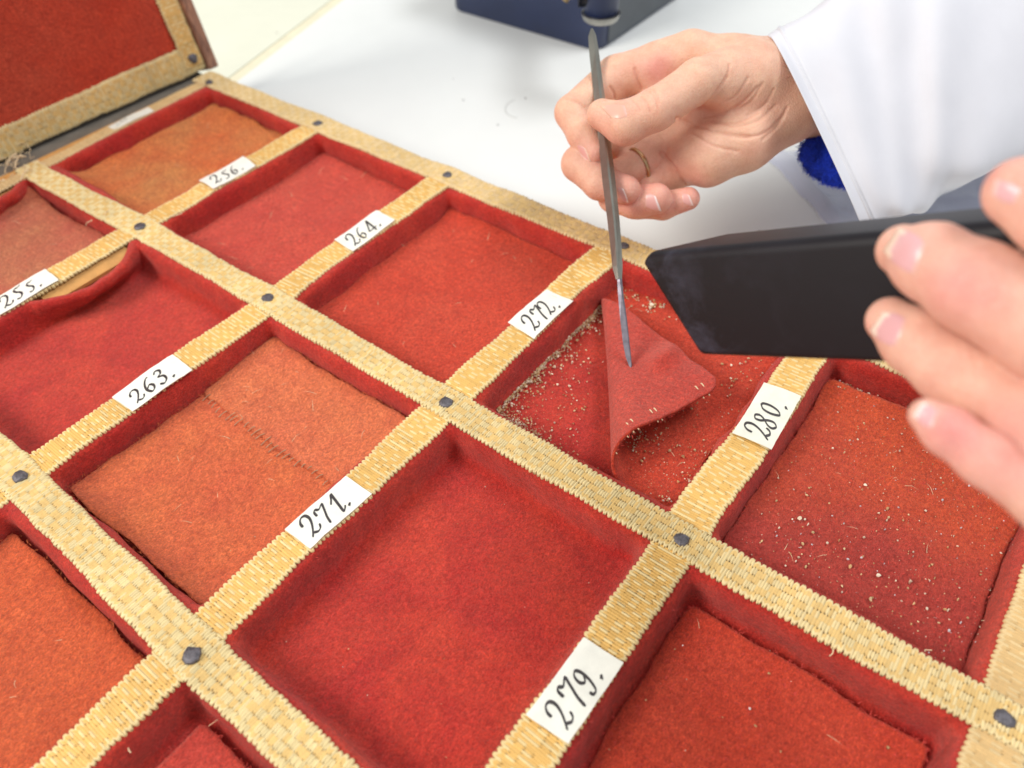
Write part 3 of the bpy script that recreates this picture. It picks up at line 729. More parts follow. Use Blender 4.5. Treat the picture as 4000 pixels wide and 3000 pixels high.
# line of dirt along the foot of the left wall
for k in range(1000):
    y = r.uniform(-9.9, -2.6); x = 29.48 + abs(r.normal(0, .11 if r.random() < .7 else .5)) * (1 + .5 * math.sin(y * 3)); P.append((x, y, -1.17 + r.uniform(0, .05))); R.append(r.uniform(.014, .05) if r.random() < .8 else r.uniform(.05, .07))
# heap in the near left corner
for k in range(800):
    x = 29.5 + abs(r.normal(0, 1.3)); y = -10.5 + abs(r.normal(0, .42)); P.append((x, y, -1.22 + .05 * r.random() + .06 * math.exp(-(y + 10.5) * 2))); R.append(r.uniform(.016, .045))
for k in range(260):
    x = r.uniform(29.7, 33.2); y = r.uniform(-10.5, -5.5)
    if x > 29.7 + (y + 2.35) / -8.25 * 4.2 - .3: continue
    P.append((x, y, -1.22)); R.append(r.uniform(.012, .05) * (1.3 if r.random() < .1 else 1))
crumbs('crumbs', np.array(P), np.array(R), 'tan crumbs heaped along the bared wall and corner left of the folded felt', 5, CC)
P, R = [], []
def on_pad(px, py, rad):
    p = at_z(px, py, -1.0); P.append((p[0], p[1], -.985)); R.append(rad)
for k in range(46):
    q = r.normal(0, 1, 2); on_pad(2470 + 60 * q[0] + 40 * q[1], 1150 + 45 * q[1] + 20 * q[0], r.uniform(.025, .06))
for k in range(18): on_pad(2555 + r.normal(0, 18), 1198 + r.normal(0, 10), r.uniform(.04, .1))
for k in range(26): on_pad(2430 + r.uniform(0, 140), 1105 + r.uniform(-30, 70), r.uniform(.03, .075))
for k in range(60): on_pad(2900 + r.uniform(-90, 170), 1420 + r.uniform(-20, 130), r.uniform(.018, .06))
for k in range(700):
    x = r.uniform(2440, 3000); y = r.uniform(1560, 1960)
    p = at_z(x, y, -1.0)
    if p[0] > 37.0 or p[1] < -10.6: continue
    on_pad(x, y, (.007 + .02 * r.random() ** 2) * (2.4 if r.random() < .14 else 1))
for (cx_, cy_, n) in ((2490, 1700, 26), (2480, 1745, 18), (2570, 1710, 9), (2715, 1760, 8), (2680, 1880, 14), (2610, 1945, 12)):
    for k in range(n): on_pad(cx_ + r.normal(0, 18), cy_ + r.normal(0, 14), r.uniform(.02, .055))
crumbs('crumbs', np.array(P), np.array(R), 'pale crumbs scattered over the pad beside the folded corner', 6, CC)
P, R = [], []
for k in range(1100):
    x = r.uniform(39.4, 46.8); y = r.uniform(-10.4, -1.4)
    P.append((x, y, -.9)); R.append(.007 + .014 * r.random() ** 2 if r.random() < .75 else r.uniform(.018, .045))
for k in range(40):
    P.append((r.uniform(40, 46.4), -9.8 + abs(r.normal(0, 2.2)), -.9)); R.append(r.uniform(.04, .075))
for k in range(50): P.append((r.uniform(39.3, 42.5), -1.25 + r.normal(0, .08), -.95)); R.append(r.uniform(.03, .085))
crumbs('crumbs', np.array(P), np.array(R), 'many pale crumbs strewn over the dull red pad right of label 280', 7, CC + [lin(214, 206, 206)])
P, R = [], []
for k in range(60): P.append((r.uniform(39.2, 46.5), r.uniform(-22, -12.6), -1.0)); R.append(r.uniform(.012, .05))
for k in range(14): P.append((r.uniform(29.6, 37), r.uniform(-21, -12.6), -1.18)); R.append(r.uniform(.012, .03))
for k in range(10): P.append((r.uniform(20, 27.5), r.uniform(-20, -12.6), -.93)); R.append(r.uniform(.015, .03))
crumbs('crumbs', np.array(P), np.array(R), 'a few stray pale specks on the nearer felt pads', 8, CC + [lin(240, 232, 226)])
P, R = [], []
for (x, y) in ((1810, 392), (1945, 490), (2055, 352), (2052, 385), (1770, 310), (2965, 905), (2985, 1010), (1082, 130)):
    p = at_z(x, y, TZ); P.append((p[0], p[1], TZ + .04)); R.append(r.uniform(.035, .06))
crumbs('specks', np.array(P), np.array(R), 'a few dark specks on the white table top', 9, [lin(120, 108, 104)])
arc = [at_z(x, y, TZ) + [0, 0, .02] for x, y in ((2010, 390), (1985, 405), (1974, 425), (1978, 442), (1995, 455), (2020, 462))]
V, F = tube(catmull(arc, 4), .011, 5); tag(obj('hair', V, F, plain('pale_hair', lin(170, 166, 160), .6)), 'curved hair lying on the white table beside the hand', 'hair')

# ------------------------------------------------------------------ blue equipment at the back
eq = empty('instrument_base', (8.3, 25.5, TZ), 'dark blue instrument base standing at the back of the white table', 'instrument')
def rbox(x0, x1, y0, y1, z0, z1, rad, n=8):
    L = []
    for (cx_, cy_, a0) in ((x1 - rad, y0 + rad, -90), (x1 - rad, y1 - rad, 0), (x0 + rad, y1 - rad, 90), (x0 + rad, y0 + rad, 180)):
        for k in range(n + 1):
            a = math.radians(a0 + 90 * k / n); L.append((cx_ + rad * math.cos(a), cy_ + rad * math.sin(a)))
    L = np.array(L); m = len(L); V = []
    c = L.mean(0)
    for ins, z in ((.12, z0), (0, z0 + .15), (0, z1 - .25), (.25, z1)):
        Q = c + (L - c) * (1 - ins / 6); V += [(a, b, z) for a, b in Q]
    F = [tuple(q) for q in gridF(4, m, False, True)] + [tuple(range(m - 1, -1, -1)), tuple(range(3 * m, 4 * m))]
    return np.array(V), F
BX0, BX1, BY0, BY1 = 2.0, 15.0, 19.9, 31.5
V, F = rbox(BX0, BX1, BY0, BY1, TZ + .02, TZ + 7.5, .9); obj('housing', V, F, M_blue, eq)
V, F = box((BX1 - .02, BY0 + 1.1, TZ + .25), (BX1 + .06, BY1 - .9, TZ + 7.2)); obj('grey_side', V, F, M_dkgrey, eq, False)  # thin grey slab over the right face of the blue housing
ck = cp(2348, 40, 44)
def cyl(c, r0, r1, z0, z1, n=28):
    V = []
    for f, z in ((r0 * .93, z0), (r0, z0 + .06), (r1, z1)): V += [(c[0] + f * math.cos(k / n * 6.2832), c[1] + f * math.sin(k / n * 6.2832), z) for k in range(n)]
    return np.array(V), [tuple(q) for q in gridF(3, n, False, True)] + [tuple(range(n - 1, -1, -1)), tuple(range(2 * n, 3 * n))]
zb = ck[2]
V, F = cyl(ck, .98, 1.0, zb - .1, zb + 3.5); obj('spindle', V, F, M_blue, eq)
V, F = cyl(ck, 1.0, 1.12, zb - .5, zb - .1); obj('collar', V, F, M_steel, eq)
V, F = cyl(ck, .3, .3, zb - .5, zb - .42, 14); obj('screw', V, F, M_dkgrey, eq)
lft = ROT[:, 0] * -1
V, F = tube([ck + lft * .4 + [0, 0, .75], ck + lft * 1.3 + [0, 0, .75]], .55, 14); obj('clamp', V, F, M_black, eq)
V, F = tube([ck + lft * 1.0 + [0, 0, .95], ck + lft * 1.9 + [0, 0, .8], ck + lft * 2.05 + [0, 0, .5]], .2, 10); obj('lever', V, F, M_brass, eq)
ctop = np.array([ck[0], ck[1], zb + 2.6]); V, F = tube([ctop, np.array([BX1 - 4, BY0 + 4, zb + 2.6])], .8, 14); obj('arm', V, F, M_blue, eq)
V, F = tube([np.array([BX1 - 4, BY0 + 4, TZ + 7.4]), np.array([BX1 - 4, BY0 + 4, zb + 4])], .9, 16); obj('column', V, F, M_blue, eq)

# ------------------------------------------------------------------ scalpel
ST = at_z(2463, 1437, .16); SB = cp(2310, 112, 33.0)
sd = (SB - ST); SL = np.linalg.norm(sd); sd /= SL
scal = empty('scalpel', ST, 'steel scalpel held upright in the right hand, its blade tip on the folded felt', 'scalpel')
mid = (ST + SB) / 2; vw = (CAM - mid) / np.linalg.norm(CAM - mid)
sw = np.cross(sd, vw); sw /= np.linalg.norm(sw)       # width direction, image right side
sn = np.cross(sw, sd); sn /= np.linalg.norm(sn)
if sn @ vw < 0: sn = -sn
if (ROT.T @ sw)[0] < 0: sw = -sw
def sc_body(name, rows, mat):   # rows: (dist from tip, centre shift, half width, half thickness, ridge pos)
    V = []
    for t, c0, hw, ht, rg in rows:
        o = ST + sd * t + sw * c0
        V += [o - sw * hw, o + sw * hw * rg + sn * ht, o + sw * hw * (rg + .35) + sn * ht * .95, o + sw * hw, o + sw * hw * (rg + .35) - sn * ht * .95, o + sw * hw * rg - sn * ht]
    n = 6; F = [tuple(q) for q in gridF(len(rows), n, False, True)] + [tuple(range(n - 1, -1, -1)), tuple(range((len(rows) - 1) * n, len(rows) * n))]
    return obj(name, np.array(V), F, mat, scal, False)
M_steel_d = plain('worn_steel', lin(150, 148, 138), .3, .92, var=.12, vscale=1.2, bdist=.002, bscale=10)
fy = lambda y: None
def sdist(py):   # distance from the tip where the axis passes image row py
    ts = np.linspace(0, SL, 600); P = (ST[None] + sd[None] * ts[:, None] - CAM) @ ROT
    yy = 1500 - F_PX * P[:, 1] / -P[:, 2]; return float(np.interp(-py, -yy, ts))
H = [sdist(y) for y in (1090, 1040, 960, 860, 700, 560, 420, 300, 200, 140, 112)]
sc_body('handle', [(H[0], -.05, .12, .07, -.1), (H[1], -.05, .2, .12, -.1), (H[2], -.02, .22, .15, -.05), (H[3], 0, .24, .17, 0), (H[4], 0, .26, .18, 0), (H[5], .01, .25, .17, 0),
                   (H[6], .01, .23, .15, .1), (H[7], .0, .215, .13, .1), (H[8], 0, .205, .1, .2), (H[9], .0, .17, .07, .2), (H[10], .02, .05, .03, .2)], M_steel_d)
Bd = [sdist(y) for y in (1437, 1425, 1395, 1340, 1250, 1150, 1100, 1060, 1030)]
sc_body('blade', [(Bd[0], .02, .015, .01, 0), (Bd[1], .0, .06, .015, .6), (Bd[2], -.03, .10, .02, .6), (Bd[3], -.05, .125, .025, .6), (Bd[4], -.05, .13, .03, .6), (Bd[5], -.05, .105, .035, .3),
                  (Bd[6], -.03, .095, .04, .1), (Bd[7], -.02, .1, .05, 0), (Bd[8], -.02, .1, .05, 0)], plain('blade_steel', lin(118, 112, 120), .38, .9, var=.3, vscale=3))

# ------------------------------------------------------------------ signed-distance hands
def smin(a, b, k):
    h = np.clip(.5 + .5 * (b - a) / k, 0, 1); return b * (1 - h) + a * h - k * h * (1 - h)
def rc(P, a, b, ra, rb):
    ba = b - a; pa = P - a; t = np.clip(pa @ ba / (ba @ ba), 0, 1)
    return np.linalg.norm(pa - t[:, None] * ba, axis=1) - (ra + (rb - ra) * t)
class Hand:
    def __init__(s): s.palm = []; s.fing = []; s.cre = []; s.kp = .55
    def J(s, x, y, d, rpx): return (cp(x, y, d), rpx * d / F_PX)
    def addpalm(s, *pts):
        L = [s.J(*p) for p in pts]; s.palm += [(L[k][0], L[k + 1][0], L[k][1], L[k + 1][1]) for k in range(len(L) - 1)]
    def finger(s, pts, kp=.4, ki=.12, blend=1):
        L = [s.J(*p) for p in pts]; s.fing.append(([(L[k][0], L[k + 1][0], L[k][1], L[k + 1][1]) for k in range(len(L) - 1)], kp, ki, blend))
    def ev(s, P, crease=True):
        P = np.asarray(P, float); palm = None
        for q in s.palm: d = rc(P, *q); palm = d if palm is None else smin(palm, d, s.kp)
        out = palm
        for segs, kp, ki, blend in s.fing:
            d = smin(palm, rc(P, *segs[0]), kp) if palm is not None else rc(P, *segs[0])
            if palm is None: pass
            for k, q in enumerate(segs[1:]): d = smin(d, rc(P, *q), kp * .6 if k + 1 < blend else ki)
            out = d if out is None else np.minimum(out, d)
        if crease:
            for pts, rr, k in s.cre:
                dist = None
                for a, b in zip(pts[:-1], pts[1:]):
                    d = rc(P, a, b, 0, 0); dist = d if dist is None else np.minimum(dist, d)
                q = rr - dist; h = np.clip(.5 - .5 * (q - out) / k, 0, 1) ; out = q * (1 - h) + out * h + k * h * (1 - h)
        return out
    def hit(s, X, Y, d0, n=50):
        r_ = ray_v(np.asarray(X, float), np.asarray(Y, float)); L = np.linalg.norm(r_, axis=-1); t = np.full(len(r_), d0 - 3.0)
        for k in range(n):
            d = s.ev(CAM + r_ * t[:, None], False); t = t + np.clip(d / L * .9, -.3, .6)
            t = np.minimum(t, d0 + 4)
        return CAM + r_ * t[:, None]
    def crease(s, pts, d0, rr=.05, k=.09, sink=0.0):
        p = catmull([(x, y, 0) for x, y in pts], 4); H_ = s.hit(p[:, 0], p[:, 1], d0); s.cre.append((H_, rr, k))
    def mesh(s, h):
        allp = np.array([q[0] for q in s.palm] + [q[1] for q in s.palm] + [q[e] for f in s.fing for q in f[0] for e in (0, 1)])
        lo = allp.min(0) - 2.4; hi = allp.max(0) + 2.4; c = 4
        n = (np.ceil((hi - lo) / (h * c)).astype(int) + 1)
        ax = [lo[k] + h * c * (np.arange(n[k]) + .375) for k in range(3)]
        Gc = np.stack(np.meshgrid(*ax, indexing='ij'), -1).reshape(-1, 3)
        Dc = s.ev(Gc, False).reshape(n)
        D = np.repeat(np.repeat(np.repeat(Dc, c, 0), c, 1), c, 2)
        m = np.abs(D) < h * c * 1.6
        idx = np.argwhere(m)
        D[m] = s.ev(lo + idx * h)
        return surface_nets(D, lo, h)
def surface_nets(D, lo, h):
    D = D.astype(np.float64); sg = D < 0; nx, ny, nz = D.shape
    c = lambda A, i, j, k: A[i:nx - 1 + i, j:ny - 1 + j, k:nz - 1 + k]
    cnt = sum(c(sg, i, j, k).astype(np.int8) for i in (0, 1) for j in (0, 1) for k in (0, 1))
    mask = (cnt > 0) & (cnt < 8); cell = np.argwhere(mask)
    acc = np.zeros((len(cell), 3)); num = np.zeros(len(cell))
    g = lambda o: D[cell[:, 0] + o[0], cell[:, 1] + o[1], cell[:, 2] + o[2]]
    cor = [(i, j, k) for i in (0, 1) for j in (0, 1) for k in (0, 1)]
    for a in cor:
        for ax in range(3):
            if a[ax] == 0:
                b = list(a); b[ax] = 1; da, db = g(a), g(b); x = (da < 0) != (db < 0)
                t = np.where(x, da / np.where(x, da - db, 1), 0); p = np.tile(np.array(a, float), (len(cell), 1)); p[:, ax] += t
                acc += p * x[:, None]; num += x
    V = lo + (cell + acc / num[:, None]) * h
    ID = -np.ones(mask.shape, np.int64); ID[mask] = np.arange(len(cell)); F = []
    for ax in range(3):
        o1, o2 = [(1, 2), (2, 0), (0, 1)][ax]
        sl = [slice(1, None)] * 3; A = [slice(None)] * 3; B = [slice(None)] * 3
        A[ax] = slice(0, -1); B[ax] = slice(1, None)
        X = sg[tuple(A)] != sg[tuple(B)]; e = np.argwhere(X)
        ok = (e[:, o1] > 0) & (e[:, o2] > 0) & (e[:, o1] < D.shape[o1] - 1) & (e[:, o2] < D.shape[o2] - 1); e = e[ok]
        def at(d1, d2):
            q = e.copy(); q[:, o1] -= d1; q[:, o2] -= d2; return ID[q[:, 0], q[:, 1], q[:, 2]]
        Q = np.stack([at(1, 1), at(0, 1), at(0, 0), at(1, 0)], 1)
        flip = ~sg[e[:, 0], e[:, 1], e[:, 2]]; Q[flip] = Q[flip][:, ::-1]; F.append(Q)
    return V, np.concatenate(F).astype(np.int32)
SK = lin(232, 190, 163); SKR = lin(224, 156, 146); SKD = lin(214, 160, 122)
def skin_cols(V, reds, seed, hand=None, SK=SK, SKR=SKR):
    w = wob(seed, 1.6); w2 = wob(seed + 1, .6); f = np.zeros(len(V))
    for p, rad, a in reds: f = np.maximum(f, a * np.exp(-((V - p) ** 2).sum(1) / rad ** 2))
    f = np.clip(f + .15 * w(V) + .08 * w2(V), 0, 1)[:, None]
    C = SK * (1 - f) + SKR * f
    if hand:
        for pts, rr, k in hand.cre:
            dist = np.min([rc(V, a, b, 0, 0) for a, b in zip(pts[:-1], pts[1:])], 0)
            g = (.3 * np.exp(-(dist / (rr * 1.3)) ** 2))[:, None]; C = C * (1 - g) + lin(206, 124, 102) * g
    return C
def nail(hand, parent, quad, d0, tip=.2, wcol=(240, 226, 214), th=.006, base=(224, 168, 160)):
    """quad: base-left, base-right, tip-right, tip-left in photo pixels"""
    nu, nv = 13, 11; q = np.array(quad, float)
    u, v = np.meshgrid(np.linspace(-1, 1, nu), np.linspace(0, 1, nv), indexing='ij')
    wdt = np.where(v < .5, np.sqrt(np.clip(1 - (1 - v / .5) ** 2 * .55, 0, 1)), np.sqrt(np.clip(1 - ((v - .5) / .5) ** 2 * .45, 0, 1)))
    U = (u * wdt + 1) / 2; Vv = v
    XY = ((1 - U) * (1 - Vv))[..., None] * q[0] + (U * (1 - Vv))[..., None] * q[1] + (U * Vv)[..., None] * q[2] + ((1 - U) * Vv)[..., None] * q[3]
    P = hand.hit(XY[..., 0].ravel(), XY[..., 1].ravel(), d0)
    e = .02; N = np.stack([hand.ev(P + [e, 0, 0], False) - hand.ev(P - [e, 0, 0], False), hand.ev(P + [0, e, 0], False) - hand.ev(P - [0, e, 0], False), hand.ev(P + [0, 0, e], False) - hand.ev(P - [0, 0, e], False)], 1)
    N /= np.linalg.norm(N, axis=1)[:, None] + 1e-9
    edge = (np.maximum(np.abs(u), np.abs(v * 2 - 1)) > .99).ravel()
    lift = np.where(edge, -.015, th) + np.where(v.ravel() > .95, .018, 0)
    P = P + N * lift[:, None]
    vv = v.ravel()[:, None]; bow = (vv - .08 * (1 - u.ravel()[:, None] ** 2))
    c = np.where(bow > 1 - tip - .06, lin(*wcol), lin(*base) * (1 - .2 * vv) + lin(230, 186, 180) * .2 * vv)
    c = np.where(vv < .12, lin(228, 178, 164), c)
    n = nu * nv; Q = P - N * .05
    F = gridF(nu, nv); ring = [k * nv for k in range(nu)] + [(nu - 1) * nv + k for k in range(1, nv)] + [k * nv + nv - 1 for k in range(nu - 2, -1, -1)] + list(range(nv - 2, 0, -1))
    m = len(ring); side = np.array([(ring[k], ring[(k + 1) % m], ring[(k + 1) % m] + n, ring[k] + n) for k in range(m)])
    nn = np.cross(P[nv] - P[0], P[1] - P[0]); fl = (nn @ N[0]) < 0
    FF = np.concatenate([F, F[:, ::-1] + n, side[:, ::-1]])
    if fl: FF = FF[:, ::-1]
    return obj('fingernail', np.concatenate([P, Q]), FF.astype(np.int32).copy(), M_nail, parent, True, np.concatenate([c, c]))

person = empty('person', (40, 6, TZ), 'person in a white lab coat holding a scalpel and a black vacuum nozzle', 'person')

# right hand
RH = Hand()
RH.addpalm((3620, 240, 35.2, 190), (3210, 372, 34.2, 152), (3085, 356, 33.5, 172))
RH.addpalm((3075, 300, 33.1, 150), (2860, 262, 32.9, 110), (2700, 215, 33.0, 82), (2580, 262, 33.3, 92))
RH.addpalm((3060, 380, 33.2, 160), (2860, 450, 33.1, 130), (2700, 440, 33.3, 110), (2590, 420, 33.6, 90))
RH.addpalm((2590, 530, 34.0, 90), (2435, 588, 34.0, 64))
RH.addpalm((2700, 490, 33.6, 100), (2570, 560, 34.0, 78))
RH.addpalm((3060, 440, 33.0, 125), (2900, 545, 32.6, 118), (2760, 610, 32.6, 108), (2690, 610, 32.9, 88))
RH.addpalm((3080, 330, 32.8, 150), (2930, 300, 31.9, 125), (2830, 320, 31.4, 105))
RH.finger([(2830, 300, 31.4, 105), (2725, 318, 30.6, 84), (2560, 428, 30.4, 80), (2440, 482, 30.6, 82), (2352, 448, 31.0, 60)], .32, .2, 2)      # thumb
RH.finger([(2610, 255, 33.5, 95), (2408, 305, 33.7, 84), (2234, 440, 32.7, 66), (2278, 525, 32.3, 62), (2328, 595, 32.0, 47)], .35, .16, 1)      # index
RH.finger([(2590, 420, 33.8, 75), (2330, 555, 33.6, 66), (2262, 640, 32.8, 68), (2345, 712, 32.3, 68), (2446, 742, 31.9, 56)], .3, .16, 1)     # middle
RH.finger([(2650, 570, 34.0, 80), (2410, 690, 33.2, 62), (2400, 768, 33.0, 62), (2480, 790, 32.6, 62), (2564, 776, 32.2, 60)], .3, .16, 1)    # ring
RH.finger([(2700, 640, 33.4, 78), (2560, 700, 33.8, 66), (2490, 795, 33.4, 58), (2590, 803, 32.9, 54), (2688, 776, 32.5, 45)], .3, .16, 1)    # little
cd = 32
RH.crease([(2585, 600), (2630, 650), (2655, 690), (2678, 722)], cd, .065, .08)
RH.crease([(2480, 270), (2494, 310), (2510, 348)], cd, .06, .07)
RH.crease([(2385, 340), (2398, 365), (2402, 390)], cd, .055, .06)
RH.crease([(2215, 388), (2255, 398), (2290, 420)], cd, .05, .06)
RH.crease([(2690, 440), (2760, 400), (2810, 345), (2840, 300)], cd, .06, .09)
RH.crease([(2640, 462), (2720, 492), (2820, 520), (2930, 535)], cd, .055, .1)
RH.crease([(2755, 455), (2830, 440), (2900, 400), (2960, 340)], cd, .045, .07)
RH.crease([(2790, 480), (2880, 480), (2960, 440)], cd, .04, .07)
RH.crease([(2850, 250), (2840, 300), (2800, 350)], cd, .035, .06)
for pts in ([(2470, 392), (2488, 410), (2500, 432)], [(2505, 378), (2528, 405), (2540, 440)], [(2538, 358), (2560, 385), (2570, 430)], [(2552, 350), (2568, 372), (2575, 400)]):
    RH.crease(pts, cd, .034, .04)
for pts in ([(2780, 470), (2870, 492), (2960, 472), (3030, 412)], [(2790, 512), (2890, 538), (2990, 518), (3060, 452)], [(2830, 400), (2880, 370), (2922, 305)], [(2868, 432), (2932, 400), (2978, 328)],
            [(2920, 452), (2985, 412), (3022, 350)], [(2700, 520), (2790, 570), (2880, 590)], [(2980, 545), (3040, 490), (3075, 420)]):
    RH.crease(pts, cd, .03, .11)
V, F = RH.mesh(.046)
j = lambda x, y, d: cp(x, y, d)
rhand = obj('hand', V, F, M_skin, person, True, skin_cols(V, [(j(2447, 742, 31.9), 1.0, .7), (j(2566, 778, 32.2), 1.1, .8), (j(2688, 776, 32.5), .9, .8), (j(2328, 595, 32), .9, .5), (j(2440, 490, 30.4), 1.1, .35), (j(2570, 270, 32.6), .8, .7), (j(2800, 380, 32), 1.0, .45), (j(2600, 640, 32.6), 1.2, .4)], 3, RH))
rhand['label'] = 'right hand gripping the scalpel between thumb and fingers'
nail(RH, rhand, [(2446, 402), (2456, 462), (2396, 470), (2336, 408)], cd, .1, (228, 190, 164), base=(222, 170, 148))
nail(RH, rhand, [(2248, 560), (2268, 612), (2312, 642), (2284, 572)], cd, .14, (236, 200, 180))
nail(RH, rhand, [(2408, 728), (2424, 786), (2460, 802), (2432, 728)], cd, .2, (244, 222, 214))
nail(RH, rhand, [(2520, 752), (2515, 812), (2588, 836), (2556, 754)], cd, .16, (242, 226, 222))
nail(RH, rhand, [(2662, 752), (2664, 796), (2712, 812), (2690, 756)], cd, .18, (240, 214, 206))
# gold ring on the ring finger
rc0 = cp(2440, 655, 33.35); ax = cp(2650, 570, 34.0) - cp(2410, 690, 33.2); ax = ax / np.linalg.norm(ax)
rcn = cp(2490, 650, 33.47)
e1 = np.cross(ax, [0, 0, 1.0]); e1 /= np.linalg.norm(e1); e2 = np.cross(ax, e1)
thr = np.linspace(0, 2 * math.pi, 49); rad = 69 * 33.4 / F_PX
prof = np.array([(-.085, 0), (-.07, .04), (0, .06), (.07, .04), (.085, 0), (0, -.03)])
V = np.array([rcn + (e1 * math.cos(a) + e2 * math.sin(a)) * (rad + p[1] + .02) + ax * p[0] for a in thr[:-1] for p in prof])
obj('ring', V, gridF(48, 6, True, True), M_gold, rhand)

# sleeve of the lab coat
top = [(2990, 140), (3060, 98), (3260, -8), (3500, -120), (3800, -260), (4400, -520)]
bot = [(3350, 905), (3430, 900), (3520, 852), (3640, 790), (3850, 690), (4400, 420)]
dep = [33.3, 33.6, 34.1, 34.8, 35.6, 38]; dh = [3.1, 3.1, 3.4, 3.7, 4.0, 4.6]
tp = catmull([(a[0], a[1], 0) for a in top], 14); bt = catmull([(a[0], a[1], 0) for a in bot], 14)
dp = catmull([(a, b, 0) for a, b in zip(dep, dh)], 14)
ns = len(tp); nth = 120; th = np.arange(nth) / nth * 2 * math.pi
wS = wob(91, 2.6); wS2 = wob(92, 1.1)
def sleeve_ring(k, shrink=0.0):
    c = (tp[k, :2] + bt[k, :2]) / 2; hv = (tp[k, :2] - bt[k, :2]) / 2 * (1 - shrink)
    out = []
    fr = k / (ns - 1)
    for a in th:
        sq = np.sign(math.cos(a)) * abs(math.cos(a)) ** .9
        x, y = c + hv * sq
        near = -np.sign(math.sin(a)) * abs(math.sin(a)) ** .3
        lipx = 34 * abs(near) ** 1.2 + (70 * max(0, -near))
        lipx *= max(0, 1 - fr * 4)
        out.append(cp(x + lipx, y, dp[k, 0] - near * dp[k, 1] * (1 - shrink)))
    return np.array(out)
rows = [sleeve_ring(3, .035), sleeve_ring(1, .03)] + [sleeve_ring(k) for k in range(ns)]
W_ = np.array(rows)
ctr = W_.mean(1, keepdims=True); rd = W_ - ctr; rdn = rd / (np.linalg.norm(rd, axis=-1, keepdims=True) + 1e-9)
ss = np.concatenate([[0, 0], np.arange(ns) / (ns - 1)])[:, None]; tt = th[None]
fold = .2 * np.sin(tt * 2.0 + ss * 16 + .9 * np.sin(tt * 3 + 2)) * np.clip(ss * 3 - .4, 0, 1) + .13 * np.sin(ss * 34 - tt * 3.2 + 1.2 * np.sin(tt + 1)) * np.clip(ss * 2.4 - .5, 0, 1)
fold = fold + .07 * wS(W_) + .03 * wS2(W_)
fold = fold + .09 * np.exp(-((ss - .17) / .008) ** 2) - .07 * np.exp(-((ss - .185) / .008) ** 2)
edge_ = np.clip(ss * 12, 0, 1); edge_[:2] = 0
W_ = W_ + rdn * (fold * (.25 + .75 * edge_))[..., None]
slv = obj('sleeve', W_.reshape(-1, 3), gridF(len(rows), nth, False, True)[:, ::-1].copy(), M_cloth, person)
slv['label'] = 'white cotton lab coat sleeve with an open cuff'
# hem of the coat lying on the table below the wrist
hem = [(2990, 625), (3062, 690), (3125, 765), (3180, 822), (3240, 890), (3300, 960)]
hp = catmull([at_z(x, y, TZ) for x, y in hem], 8); m_ = len(hp); rowsH = []
dirh = np.array([.75, .55, 0])
for k, o_ in enumerate(np.linspace(0, 14, 26)):
    q = hp + dirh * o_
    zz = TZ + .05 + (.35 * np.exp(-((o_ - .45) / .4) ** 2) + .16 * np.sin(o_ * 1.1 + np.linspace(0, 5, m_))) * (o_ > 0) + .25 * (o_ > 0)
    zz = zz + .12 * np.sin(np.linspace(0, 14, m_)) * np.exp(-o_ / 1.5); q = q.copy(); q[:, 2] = np.maximum(zz, TZ + .03); rowsH.append(q)
HV = np.concatenate(rowsH); HV[:, 2] += np.clip(.10 * wob(81, .8)(HV) + .05 * wob(82, .3)(HV), -.05, .3)
M_film, _nt, _b, _mp = base_mat('clear_film')
_b.inputs['Base Color'].default_value = (*lin(206, 212, 236), 1); _b.inputs['Roughness'].default_value = .16; _b.inputs['Alpha'].default_value = .55
bump(_nt, _b, noise(_nt, _mp, 3, 3).outputs[0], .05 * S)
tag(obj('plastic_sheet', HV, gridF(26, m_), M_film), 'crumpled pale translucent sheet on the table below the wrist', 'plastic sheet')
# blue woollen cuff hanging out of the sleeve
WH = Hand(); WH.kp = .5
WH.addpalm((3175, 588, 34.6, 46), (3240, 600, 34.6, 84), (3330, 590, 34.8, 92))
WH.addpalm((3210, 640, 34.7, 40), (3275, 655, 34.7, 52), (3340, 650, 34.8, 80))
WH.addpalm((3260, 680, 34.8, 26), (3320, 685, 34.8, 36))
V, F = WH.mesh(.09)
V = V + (wob(71, .35)(V) * .09 + wob(72, .16)(V) * .05)[:, None] * np.array([.5, -.5, .6])
wc = obj('wool_cuff', V, F, M_wool, person)
e = .03; N = np.stack([WH.ev(V + [e, 0, 0]) - WH.ev(V - [e, 0, 0]), WH.ev(V + [0, e, 0]) - WH.ev(V - [0, e, 0]), WH.ev(V + [0, 0, e]) - WH.ev(V - [0, 0, e])], 1); N /= np.linalg.norm(N, axis=1)[:, None] + 1e-9
fuzz(wc, V, N, 5000, M_wool, 55, .15, .4, .02)

